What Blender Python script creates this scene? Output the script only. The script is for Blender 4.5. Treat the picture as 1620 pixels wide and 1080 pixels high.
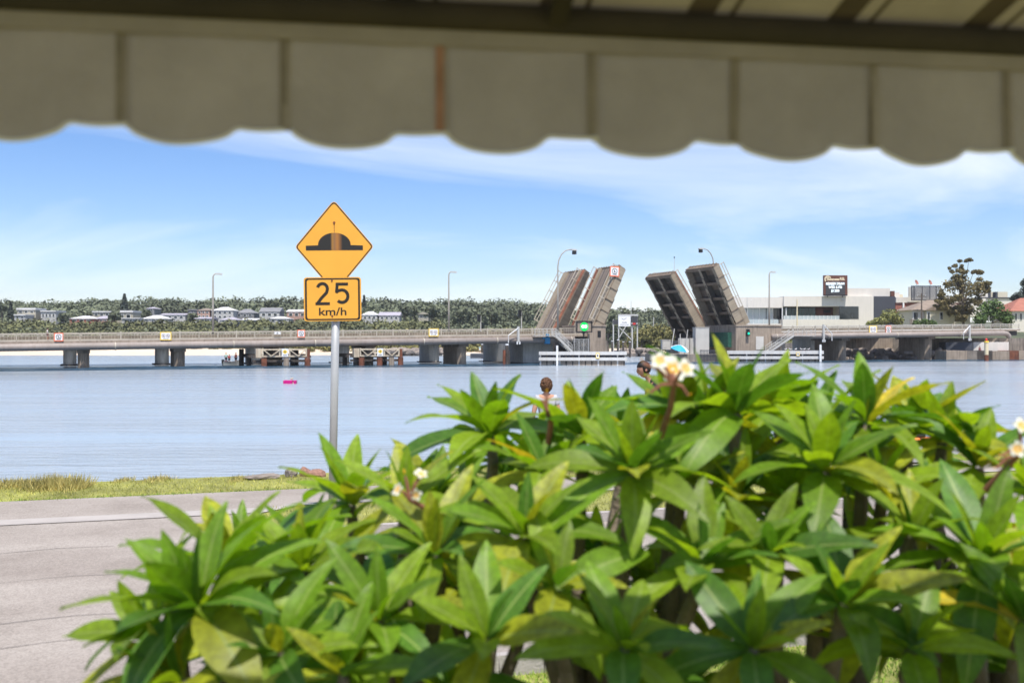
import bpy, bmesh, math, random
import numpy as np
from mathutils import Vector, Matrix
R = math.radians
random.seed(11); rng = np.random.default_rng(5)
sc = bpy.context.scene
COL = sc.collection
for o in list(bpy.data.objects): bpy.data.objects.remove(o)

# ------------------------------------------------------------------ camera, sky, sun, exposure
CZ = 2.0; FPX = 1575.0; WATER = -1.6
cam = bpy.data.objects.new('camera', bpy.data.cameras.new('camera')); COL.objects.link(cam)
cam.location = (0, 0, CZ); cam.rotation_euler = (R(90), 0, 0)
cam.data.lens = 35; cam.data.sensor_width = 36; cam.data.clip_start = .05; cam.data.clip_end = 6000
cam.data.dof.use_dof = True; cam.data.dof.focus_distance = 20; cam.data.dof.aperture_fstop = 2.6
sc.camera = cam

SUN_EL, SUN_AZ = R(66), R(168)          # azimuth clockwise from +Y (the view direction)
sd = Vector((math.sin(SUN_AZ) * math.cos(SUN_EL), math.cos(SUN_AZ) * math.cos(SUN_EL), math.sin(SUN_EL)))
world = bpy.data.worlds.new('World'); sc.world = world; world.use_nodes = True
def world_nodes():
    nt = world.node_tree; N = nt.nodes; L = nt.links
    N.clear()
    out = N.new('ShaderNodeOutputWorld'); bg = N.new('ShaderNodeBackground'); L.new(bg.outputs[0], out.inputs[0])
    sky = N.new('ShaderNodeTexSky'); sky.sky_type = 'NISHITA'; sky.sun_disc = False
    sky.sun_elevation = SUN_EL; sky.sun_rotation = SUN_AZ
    sky.air_density = 1.0; sky.dust_density = 0.25; sky.ozone_density = 1.6; sky.altitude = 0
    tc = N.new('ShaderNodeTexCoord'); sep = N.new('ShaderNodeSeparateXYZ'); L.new(tc.outputs['Generated'], sep.inputs[0])
    ad = N.new('ShaderNodeMath'); ad.operation = 'MAXIMUM'; L.new(sep.outputs['Z'], ad.inputs[0]); ad.inputs[1].default_value = 0.0
    ad2 = N.new('ShaderNodeMath'); ad2.operation = 'ADD'; L.new(ad.outputs[0], ad2.inputs[0]); ad2.inputs[1].default_value = .30
    dv = []
    for ax in 'XY':
        d = N.new('ShaderNodeMath'); d.operation = 'DIVIDE'; L.new(sep.outputs[ax], d.inputs[0]); L.new(ad2.outputs[0], d.inputs[1]); dv.append(d)
    cb = N.new('ShaderNodeCombineXYZ'); L.new(dv[0].outputs[0], cb.inputs[0]); L.new(dv[1].outputs[0], cb.inputs[1])
    mp = N.new('ShaderNodeMapping'); L.new(cb.outputs[0], mp.inputs[0]); mp.inputs['Rotation'].default_value = (0, 0, R(-52)); mp.inputs['Scale'].default_value = (.5, 1.0, 1); mp.inputs['Location'].default_value = (3.1, .7, 0)
    no = N.new('ShaderNodeTexNoise'); L.new(mp.outputs[0], no.inputs['Vector']); no.inputs['Scale'].default_value = 1.5; no.inputs['Detail'].default_value = 9; no.inputs['Roughness'].default_value = .56; no.inputs['Distortion'].default_value = .7
    rp = N.new('ShaderNodeValToRGB'); L.new(no.outputs['Fac'], rp.inputs[0])
    rp.color_ramp.elements[0].position = .44; rp.color_ramp.elements[0].color = (0, 0, 0, 1)
    rp.color_ramp.elements[1].position = .70; rp.color_ramp.elements[1].color = (.58, .58, .58, 1)
    mx = N.new('ShaderNodeMix'); mx.data_type = 'RGBA'; L.new(rp.outputs[0], mx.inputs[0])
    hs = N.new('ShaderNodeHueSaturation'); L.new(sky.outputs[0], hs.inputs['Color']); hs.inputs['Saturation'].default_value = 1.22; hs.inputs['Value'].default_value = 1.0
    tn = N.new('ShaderNodeMix'); tn.data_type = 'RGBA'; tn.blend_type = 'MULTIPLY'; tn.inputs[0].default_value = 1; L.new(hs.outputs[0], tn.inputs[6]); tn.inputs[7].default_value = (.94, .95, 1.15, 1)
    L.new(tn.outputs[2], mx.inputs[6]); mx.inputs[7].default_value = (8.9, 9.1, 9.4, 1)
    L.new(mx.outputs[2], bg.inputs[0]); bg.inputs[1].default_value = .079
world_nodes()
sl = bpy.data.lights.new('sun', 'SUN'); sl.energy = 3.5; sl.angle = R(.6); sl.color = (1, .95, .87)
so = bpy.data.objects.new('sun', sl); COL.objects.link(so); so.rotation_euler = sd.to_track_quat('Z', 'Y').to_euler(); so.location = (20, -20, 40)
sc.view_settings.view_transform = 'Standard'; sc.view_settings.look = 'None'; sc.view_settings.gamma = 1
sc.view_settings.use_curve_mapping = False; sc.view_settings.exposure = 0.85
sc.render.engine = 'CYCLES'; sc.cycles.max_bounces = 8; sc.cycles.transparent_max_bounces = 8
sc.cycles.use_denoising = True; sc.cycles.sample_clamp_indirect = 8

# ------------------------------------------------------------------ materials
def mat(name, c, rough=.7, var=.15, scale=1.5, bump=0., bscale=25, metal=0., streak=0., streak_c=None, island=0., trans=0., tc=None, emit=0., spec=.4, vscale=(1, 1, 1)):
    m = bpy.data.materials.new(name); m.use_nodes = True
    nt = m.node_tree; N = nt.nodes; L = nt.links; b = N['Principled BSDF']
    b.inputs['Roughness'].default_value = rough; b.inputs['Metallic'].default_value = metal
    b.inputs['Specular IOR Level'].default_value = spec
    co = N.new('ShaderNodeTexCoord'); mp = N.new('ShaderNodeMapping'); L.new(co.outputs['Object'], mp.inputs[0]); mp.inputs['Scale'].default_value = vscale
    no = N.new('ShaderNodeTexNoise'); L.new(mp.outputs[0], no.inputs['Vector']); no.inputs['Scale'].default_value = scale; no.inputs['Detail'].default_value = 6; no.inputs['Roughness'].default_value = .62
    rp = N.new('ShaderNodeValToRGB'); L.new(no.outputs['Fac'], rp.inputs[0])
    lo = [max(0, x * (1 - var)) for x in c]; hi = [min(1, x * (1 + var)) for x in c]
    rp.color_ramp.elements[0].position = .3; rp.color_ramp.elements[0].color = (*lo, 1)
    rp.color_ramp.elements[1].position = .7; rp.color_ramp.elements[1].color = (*hi, 1)
    col = rp.outputs[0]
    if streak:
        m2 = N.new('ShaderNodeMapping'); L.new(co.outputs['Object'], m2.inputs[0]); m2.inputs['Scale'].default_value = (2.2, 2.2, .22)
        n2 = N.new('ShaderNodeTexNoise'); L.new(m2.outputs[0], n2.inputs['Vector']); n2.inputs['Scale'].default_value = 1.3; n2.inputs['Detail'].default_value = 5
        r2 = N.new('ShaderNodeValToRGB'); L.new(n2.outputs['Fac'], r2.inputs[0]); r2.color_ramp.elements[0].position = .45; r2.color_ramp.elements[1].position = .7
        r2.color_ramp.elements[1].color = (streak, streak, streak, 1)
        x = N.new('ShaderNodeMix'); x.data_type = 'RGBA'; L.new(r2.outputs[0], x.inputs[0]); L.new(col, x.inputs[6]); x.inputs[7].default_value = (*(streak_c or [v * .35 for v in c]), 1); col = x.outputs[2]
    if island:
        g = N.new('ShaderNodeNewGeometry'); h = N.new('ShaderNodeHueSaturation'); L.new(col, h.inputs['Color'])
        mr = N.new('ShaderNodeMapRange'); L.new(g.outputs['Random Per Island'], mr.inputs[0]); mr.inputs[3].default_value = 1 - island; mr.inputs[4].default_value = 1 + island; L.new(mr.outputs[0], h.inputs['Value'])
        mr2 = N.new('ShaderNodeMapRange'); L.new(g.outputs['Random Per Island'], mr2.inputs[0]); mr2.inputs[3].default_value = .5 + .035 * island; mr2.inputs[4].default_value = .5 - .035 * island; L.new(mr2.outputs[0], h.inputs['Hue'])
        col = h.outputs[0]
    L.new(col, b.inputs['Base Color'])
    if bump:
        n3 = N.new('ShaderNodeTexNoise'); L.new(mp.outputs[0], n3.inputs['Vector']); n3.inputs['Scale'].default_value = bscale; n3.inputs['Detail'].default_value = 5
        bu = N.new('ShaderNodeBump'); bu.inputs['Strength'].default_value = bump; bu.inputs['Distance'].default_value = .05; L.new(n3.outputs['Fac'], bu.inputs['Height']); L.new(bu.outputs[0], b.inputs['Normal'])
    if emit:
        L.new(col, b.inputs['Emission Color']); b.inputs['Emission Strength'].default_value = emit
    if trans:
        t = N.new('ShaderNodeBsdfTranslucent'); s = N.new('ShaderNodeMixShader'); s.inputs[0].default_value = trans
        if tc:
            h2 = N.new('ShaderNodeMix'); h2.data_type = 'RGBA'; h2.blend_type = 'MULTIPLY'; h2.inputs[0].default_value = 1; L.new(col, h2.inputs[6]); h2.inputs[7].default_value = (*tc, 1); L.new(h2.outputs[2], t.inputs[0])
        else: L.new(col, t.inputs[0])
        L.new(b.outputs[0], s.inputs[1]); L.new(t.outputs[0], s.inputs[2]); L.new(s.outputs[0], N['Material Output'].inputs[0])
    return m
M = {}
def dm(k, *a, **kw): M[k] = mat(k, *a, **kw)
def asphalt_material():
    m = bpy.data.materials.new('asphalt'); m.use_nodes = True; nt = m.node_tree; N = nt.nodes; L = nt.links; b = N['Principled BSDF']; b.inputs['Roughness'].default_value = .9; b.inputs['Specular IOR Level'].default_value = .25
    co = N.new('ShaderNodeTexCoord'); mp = N.new('ShaderNodeMapping'); L.new(co.outputs['Object'], mp.inputs[0]); mp.inputs['Rotation'].default_value = (0, 0, -math.atan(.31))
    def noise(sc_, s, det, rough=.6):
        q = N.new('ShaderNodeMapping'); L.new(mp.outputs[0], q.inputs[0]); q.inputs['Scale'].default_value = sc_; n = N.new('ShaderNodeTexNoise'); L.new(q.outputs[0], n.inputs['Vector']); n.inputs['Scale'].default_value = s; n.inputs['Detail'].default_value = det; n.inputs['Roughness'].default_value = rough; return n.outputs['Fac']
    def ramp(src, p0, c0, p1, c1):
        r = N.new('ShaderNodeValToRGB'); L.new(src, r.inputs[0]); e = r.color_ramp.elements; e[0].position = p0; e[0].color = (*c0, 1); e[1].position = p1; e[1].color = (*c1, 1); return r.outputs[0]
    def mul(a, c):
        x = N.new('ShaderNodeMix'); x.data_type = 'RGBA'; x.blend_type = 'MULTIPLY'; x.inputs[0].default_value = 1; L.new(a, x.inputs[6]); L.new(c, x.inputs[7]); return x.outputs[2]
    c = ramp(noise((.16, 1.1, 1), .8, 5), .32, (.275, .240, .210), .68, (.355, .318, .282))          # lane wear along the road
    c = mul(c, ramp(noise((1, 1, 1), .9, 8, .7), .36, (.84, .83, .82), .55, (1, 1, 1)))               # patches and stains
    v = N.new('ShaderNodeTexVoronoi'); L.new(mp.outputs[0], v.inputs['Vector']); v.inputs['Scale'].default_value = 75
    c = mul(c, ramp(v.outputs['Color'], .15, (.86, .85, .84), .75, (1.14, 1.13, 1.12)))               # stone aggregate
    L.new(c, b.inputs['Base Color'])
    bu = N.new('ShaderNodeBump'); bu.inputs['Strength'].default_value = .5; bu.inputs['Distance'].default_value = .006; L.new(v.outputs['Distance'], bu.inputs['Height']); L.new(bu.outputs[0], b.inputs['Normal'])
    M['asphalt'] = m
asphalt_material()
dm('gutter', (.375, .34, .31), .85, .12, 2, .2, 60)
dm('crack', (.17, .15, .135), .95, .2, 5)
dm('lawn', (.25, .25, .07), .95, .45, 1.6, .5, 60)
dm('bank_soil', (.14, .11, .07), .95, .3, 2, .5, 20)
dm('grass', (.42, .42, .10), .8, .35, .8, island=.4, trans=.3)
dm('grass_green', (.25, .37, .05), .8, .3, .8, island=.4, trans=.3)
dm('tussock', (.46, .40, .14), .85, .4, 2.5, island=.45, trans=.25)
dm('sand', (.62, .50, .38), .95, .12, .05)
dm('terrain', (.075, .085, .04), .95, .3, .05)
dm('rock', (.25, .21, .18), .9, .35, 1.2, .6, 6)
dm('rock_red', (.33, .18, .13), .9, .4, 3, .6, 12)
dm('conc', (.50, .485, .45), .85, .14, .8, .2, 12, streak=.35)
dm('conc_dark', (.25, .215, .18), .9, .25, .7, .3, 10, streak=.7, streak_c=(.06, .05, .045))
dm('conc_brown', (.33, .265, .205), .9, .18, .6, .25, 10, streak=.55, streak_c=(.11, .085, .065))
dm('deck_edge', (.36, .29, .23), .85, .2, .8, 0, streak=.5)
dm('barrier', (.20, .165, .12), .85, .25, .4, streak=.4)
dm('house_white', (.47, .46, .44), .8, .1, .2, streak=.2)
dm('house_cream', (.40, .37, .29), .8, .1, .2)
dm('house_roof', (.62, .61, .60), .6, .1, .3)
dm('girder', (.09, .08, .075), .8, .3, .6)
dm('pipe', (.30, .255, .225), .6, .18, .25, streak=.3, streak_c=(.17, .12, .09))
dm('rail', (.46, .41, .33), .6, .2, .5)
dm('rail_light', (.60, .57, .52), .5, .1, .5)
dm('galv', (.46, .46, .45), .45, .14, 3, metal=.35)
dm('pole_tan', (.36, .33, .285), .6, .12, .5)
dm('galv_far', (.50, .49, .46), .6, .1, .5)
dm('rust', (.21, .075, .04), .9, .45, 1.2, .3, 10, streak=.6, streak_c=(.05, .03, .025))
dm('old_timber', (.085, .07, .06), .95, .5, .9, .4, 8, streak=.5, streak_c=(.02, .018, .016))
dm('cream_beam', (.58, .50, .38), .8, .18, .9, streak=.4, streak_c=(.25, .12, .06))
dm('white', (.80, .80, .79), .5, .05, .5)
dm('white_rail', (.60, .59, .57), .6, .08, 1, streak=.3, streak_c=(.42, .36, .30))
dm('black', (.015, .015, .016), .5, .1, 2)
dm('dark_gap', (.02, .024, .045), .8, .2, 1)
dm('orange', (.85, .17, .06), .5, .06, 1)
dm('yellow_sign', (.90, .62, .08), .5, .05, 1)
dm('red', (.62, .04, .03), .5, .08, 1)
dm('blue_cover', (.03, .22, .42), .5, .15, 1)
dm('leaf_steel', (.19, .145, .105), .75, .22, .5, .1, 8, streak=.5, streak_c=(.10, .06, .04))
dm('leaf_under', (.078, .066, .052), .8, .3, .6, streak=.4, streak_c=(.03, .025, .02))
dm('leaf_road', (.215, .175, .145), .85, .2, .5, streak=.3)
dm('leaf_panel', (.31, .255, .185), .8, .14, .5, .1, 6, streak=.35)
dm('rust_edge', (.26, .10, .055), .85, .4, 1.0)
dm('magenta', (.50, .0, .17), .5, .05, 2)
dm('skin', (.50, .27, .18), .55, .08, 6)
dm('skin_tan', (.40, .20, .13), .55, .08, 6)
dm('hair_black', (.012, .010, .009), .6, .2, 20)
dm('hair_brown', (.10, .045, .02), .7, .4, 18, .6, 30)
dm('cloth_black', (.02, .02, .023), .85, .2, 8)
dm('cloth_grey', (.42, .42, .46), .85, .1, 8)
dm('cloth_red', (.42, .03, .04), .85, .15, 8)
dm('cloth_teal', (.35, .62, .60), .85, .1, 8)
dm('cloth_maroon', (.14, .03, .05), .85, .15, 8)
dm('cloth_white', (.75, .75, .75), .85, .05, 8)
dm('cloth_navy', (.03, .035, .06), .85, .15, 8)
dm('alu', (.48, .48, .47), .4, .1, 2, metal=.5)
dm('bark', (.12, .095, .075), .95, .35, 4, .6, 20)
dm('bark_frangi', (.15, .12, .09), .9, .35, 9, .6, 30)
dm('foliage_hill', (.125, .142, .085), .9, .5, .03, island=.2)
dm('foliage_olive', (.17, .16, .055), .9, .35, .06, island=.35)
dm('foliage_scrub', (.135, .14, .062), .9, .4, .05, island=.22)
dm('foliage_pine', (.055, .070, .055), .9, .3, .2, island=.3)
dm('foliage_casuarina', (.16, .132, .055), .9, .35, .25, island=.4)
dm('foliage_green', (.075, .125, .03), .8, .35, .3, island=.4)
dm('foliage_flower', (.20, .21, .065), .8, .4, .6, island=.5)
dm('render_white', (.66, .62, .56), .8, .05, .15, streak=.12)
dm('render_cream', (.60, .55, .42), .8, .06, .3)
dm('brick_red', (.33, .13, .10), .85, .2, 2)
dm('brick_pink', (.42, .26, .20), .85, .15, 2)
dm('roof_white', (.72, .71, .70), .6, .06, .3)
dm('roof_grey', (.21, .21, .215), .7, .12, .4)
dm('roof_lilac', (.36, .34, .38), .7, .1, .4)
dm('roof_brown', (.24, .19, .15), .8, .18, .6)
dm('roof_red', (.33, .13, .09), .8, .18, .6)
dm('glass_dark', (.018, .025, .03), .08, .3, .3, spec=.7)
dm('glass_teal', (.01, .055, .055), .1, .6, .25, spec=.6, vscale=(1, 1, .05))
dm('glass_clear', (.42, .47, .48), .15, .08, .4, spec=.6)
dm('charcoal', (.055, .06, .075), .7, .1, .3)
dm('sign_brown', (.12, .045, .03), .6, .15, .6)
dm('screen', (.05, .05, .055), .5, .1, 1)
dm('screen_text', (.75, .85, .9), .5, .02, 1, emit=.6)
dm('sign_gold', (.85, .72, .50), .5, .05, 1)
dm('go_green', (.0, .50, .07), .4, .02, 1, emit=.75)
dm('go_white', (1, 1, 1), .4, .0, 1, emit=1.3)
dm('signal_green', (.0, .7, .35), .4, .02, 1, emit=.8)
dm('tile', (.40, .34, .385), .9, .13, 5, .3, 40)
dm('tile_rust', (.28, .11, .05), .9, .3, 6)
dm('awning_fabric', (.365, .30, .235), .9, .13, 5, .25, 160, trans=.22)
dm('awning_fold_shade', (.255, .205, .145), .9, .2, 12, trans=.2)  # fold shadow at the valance seams, painted as a darker tone
dm('awning_rust', (.36, .185, .11), .9, .3, 14, trans=.2)
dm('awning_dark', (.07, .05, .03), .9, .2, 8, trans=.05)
dm('canopy_fabric', (.30, .25, .19), .9, .15, 6, trans=.06)
dm('awning_binding', (.72, .66, .56), .8, .1, 8)
dm('batten', (.035, .025, .014), .9, .3, 4)
dm('umbrella_blue', (.03, .36, .62), .7, .1, 3)
dm('post_cream', (.68, .58, .38), .7, .1, 1)
dm('stem', (.24, .10, .06), .7, .25, 30)
dm('boat_orange', (.80, .22, .05), .5, .06, 3)
# frangipani leaves
def leafmat(k, c, tr, tcol=(1.5, 1.5, .5), var=.3):
    m = mat(k, c, .46, var, 9, .08, 60, trans=tr, tc=tcol, spec=.45); M[k] = m
    nt = m.node_tree; N = nt.nodes; L = nt.links; b = N['Principled BSDF']
    src = b.inputs['Base Color'].links[0].from_socket
    co = N.new('ShaderNodeTexCoord'); sp = N.new('ShaderNodeSeparateXYZ'); L.new(co.outputs['UV'], sp.inputs[0])
    # pale midrib + faint side veins, from the leaf's own UV
    a = N.new('ShaderNodeMath'); a.operation = 'SUBTRACT'; L.new(sp.outputs[0], a.inputs[0]); a.inputs[1].default_value = .5
    ab = N.new('ShaderNodeMath'); ab.operation = 'ABSOLUTE'; L.new(a.outputs[0], ab.inputs[0])
    mr = N.new('ShaderNodeMapRange'); L.new(ab.outputs[0], mr.inputs[0]); mr.inputs[1].default_value = .015; mr.inputs[2].default_value = .05; mr.inputs[3].default_value = .75; mr.inputs[4].default_value = 0
    ve = N.new('ShaderNodeMath'); ve.operation = 'MULTIPLY_ADD'; L.new(ab.outputs[0], ve.inputs[0]); ve.inputs[1].default_value = -.25; L.new(sp.outputs[1], ve.inputs[2])
    vm = N.new('ShaderNodeMath'); vm.operation = 'MULTIPLY'; L.new(ve.outputs[0], vm.inputs[0]); vm.inputs[1].default_value = 95
    vs = N.new('ShaderNodeMath'); vs.operation = 'SINE'; L.new(vm.outputs[0], vs.inputs[0])
    vr = N.new('ShaderNodeMapRange'); L.new(vs.outputs[0], vr.inputs[0]); vr.inputs[1].default_value = .75; vr.inputs[2].default_value = 1; vr.inputs[3].default_value = 0; vr.inputs[4].default_value = .16
    mxv = N.new('ShaderNodeMath'); mxv.operation = 'MAXIMUM'; L.new(mr.outputs[0], mxv.inputs[0]); L.new(vr.outputs[0], mxv.inputs[1])
    mx = N.new('ShaderNodeMix'); mx.data_type = 'RGBA'; L.new(mxv.outputs[0], mx.inputs[0]); L.new(src, mx.inputs[6]); mx.inputs[7].default_value = (.34, .42, .12, 1)
    # per-leaf variation
    oi = N.new('ShaderNodeObjectInfo'); hs = N.new('ShaderNodeHueSaturation'); L.new(mx.outputs[2], hs.inputs['Color'])
    v = N.new('ShaderNodeMapRange'); L.new(oi.outputs['Random'], v.inputs[0]); v.inputs[3].default_value = .75; v.inputs[4].default_value = 1.25; L.new(v.outputs[0], hs.inputs['Value'])
    L.new(hs.outputs[0], b.inputs['Base Color'])
leafmat('leaf_deep', (.08, .185, .018), .40)
leafmat('leaf_mid', (.155, .28, .014), .48)
leafmat('leaf_light', (.225, .335, .018), .52)
leafmat('leaf_yellowing', (.33, .36, .022), .45, (1.3, 1.2, .5), .45)
leafmat('leaf_yellow', (.62, .47, .04), .40, (1.2, 1.1, .5), .3)

def petal_material():
    m = bpy.data.materials.new('petal'); m.use_nodes = True; nt = m.node_tree; N = nt.nodes; L = nt.links; b = N['Principled BSDF']
    co = N.new('ShaderNodeTexCoord'); sp = N.new('ShaderNodeSeparateXYZ'); L.new(co.outputs['UV'], sp.inputs[0])
    rp = N.new('ShaderNodeValToRGB'); L.new(sp.outputs[1], rp.inputs[0])
    rp.color_ramp.elements[0].position = .18; rp.color_ramp.elements[0].color = (.9, .50, .02, 1)
    rp.color_ramp.elements[1].position = .55; rp.color_ramp.elements[1].color = (.88, .86, .76, 1)
    L.new(rp.outputs[0], b.inputs['Base Color']); b.inputs['Roughness'].default_value = .5
    t = N.new('ShaderNodeBsdfTranslucent'); L.new(rp.outputs[0], t.inputs[0]); s = N.new('ShaderNodeMixShader'); s.inputs[0].default_value = .35
    L.new(b.outputs[0], s.inputs[1]); L.new(t.outputs[0], s.inputs[2]); L.new(s.outputs[0], N['Material Output'].inputs[0])
    M['petal'] = m
petal_material()

def water_material(key='water', base=(.31, .355, .395)):
    m = bpy.data.materials.new(key); m.use_nodes = True; nt = m.node_tree; N = nt.nodes; L = nt.links; b = N['Principled BSDF']
    b.inputs['Base Color'].default_value = (*base, 1); b.inputs['Roughness'].default_value = .17; b.inputs['IOR'].default_value = 1.33
    co = N.new('ShaderNodeTexCoord')
    def M_(op, a, v):
        n = N.new('ShaderNodeMath'); n.operation = op; L.new(a, n.inputs[0])
        if hasattr(v, 'default_value'): L.new(v, n.inputs[1])
        else: n.inputs[1].default_value = v
        return n.outputs[0]
    def noise(sc_, s=1, det=4, dist=.4):
        mp = N.new('ShaderNodeMapping'); L.new(co.outputs['Object'], mp.inputs[0]); mp.inputs['Scale'].default_value = sc_; mp.inputs['Rotation'].default_value = (0, 0, R(6))
        no = N.new('ShaderNodeTexNoise'); L.new(mp.outputs[0], no.inputs['Vector']); no.inputs['Scale'].default_value = s; no.inputs['Detail'].default_value = det; no.inputs['Distortion'].default_value = dist; return no.outputs['Fac']
    pt = N.new('ShaderNodeMapRange'); L.new(noise((.012, .07, 1), 1, 5, 1.2), pt.inputs[0]); pt.inputs[1].default_value = .40; pt.inputs[2].default_value = .68; pt.inputs[3].default_value = .12; pt.inputs[4].default_value = 1.7
    # ripples are choppiest where the tide runs under the bridge
    dp = N.new('ShaderNodeVectorMath'); dp.operation = 'DOT_PRODUCT'; L.new(co.outputs['Object'], dp.inputs[0]); dp.inputs[1].default_value = (-.387, .922, 0)
    ds = M_('ADD', dp.outputs['Value'], -158 * .922 + 2.5); ab = M_('ABSOLUTE', M_('ADD', ds, M_('MULTIPLY', M_('ADD', noise((.05, .05, 1)), -.5), 9.0)), 0)
    rc = N.new('ShaderNodeMapRange'); L.new(ab, rc.inputs[0]); rc.inputs[1].default_value = 2.0; rc.inputs[2].default_value = 9; rc.inputs[3].default_value = 1.5; rc.inputs[4].default_value = 0
    amp = M_('ADD', pt.outputs[0], rc.outputs[0])
    last = None
    for (sx, sy, st, dist) in ((.08, .40, .45, .7), (.45, 1.9, .5, .26), (1.5, 5.5, .5, .08)):
        bu = N.new('ShaderNodeBump'); bu.inputs['Distance'].default_value = dist; L.new(M_('MULTIPLY', amp, st), bu.inputs['Strength']); L.new(noise((sx, sy, 1)), bu.inputs['Height'])
        if last: L.new(last.outputs[0], bu.inputs['Normal'])
        last = bu
    L.new(last.outputs[0], b.inputs['Normal'])
    M[key] = m
water_material(); water_material('water_dark_reflection', (.03, .065, .10))  # second copy has the ripples' dark reflection put into its base colour

def hump_material():
    m = bpy.data.materials.new('hump_print'); m.use_nodes = True; nt = m.node_tree; N = nt.nodes; L = nt.links; b = N['Principled BSDF']; b.inputs['Roughness'].default_value = .5
    co = N.new('ShaderNodeTexCoord'); sp = N.new('ShaderNodeSeparateXYZ'); L.new(co.outputs['Object'], sp.inputs[0])
    rp = N.new('ShaderNodeValToRGB'); mr = N.new('ShaderNodeMapRange'); L.new(sp.outputs[0], mr.inputs[0]); mr.inputs[1].default_value = -.08; mr.inputs[2].default_value = .12; L.new(mr.outputs[0], rp.inputs[0])
    e = rp.color_ramp.elements; e[0].position = .20; e[0].color = (.018, .016, .014, 1); e[1].position = .82; e[1].color = (.018, .016, .014, 1)
    for p, c in ((.30, (.34, .16, .03, 1)), (.40, (.24, .12, .05, 1)), (.55, (.38, .155, .03, 1)), (.68, (.20, .085, .025, 1))):
        n = e.new(p); n.color = c
    L.new(rp.outputs[0], b.inputs['Base Color']); M['hump_print'] = m
hump_material()
dm('sign_face', (.80, .385, .05), .42, .05, 3, .0)
dm('sign_print', (.022, .018, .014), .5, .1, 5)
dm('sign_back', (.45, .45, .44), .5, .1, 3, metal=.4)

# ------------------------------------------------------------------ helpers
def P(x, y, d):                                   # a photo direction at a real distance -> point in the place
    return Vector(((x - 810) / FPX * d, d, CZ + (540 - y) / FPX * d))
def tag(o, label=None, cat=None, group=None, kind=None):
    if label: o['label'] = label
    if cat: o['category'] = cat
    if group: o['group'] = group
    if kind: o['kind'] = kind
    return o
def empty(name, loc=(0, 0, 0), rz=0, label=None, cat=None, group=None):
    o = bpy.data.objects.new(name, None); COL.objects.link(o); o.location = loc; o.rotation_euler = (0, 0, rz); o.empty_display_size = .2
    return tag(o, label, cat, group)
def link(name, me, parent=None, loc=None, rot=None, scale=None):
    o = bpy.data.objects.new(name, me); COL.objects.link(o)
    if parent: o.parent = parent
    if loc is not None: o.location = loc
    if rot is not None: o.rotation_euler = rot
    if scale is not None: o.scale = scale if hasattr(scale, '__len__') else (scale,) * 3
    return o
def setparts(o, **kw):
    for k, v in kw.items(): o[k] = v
    return o
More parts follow.
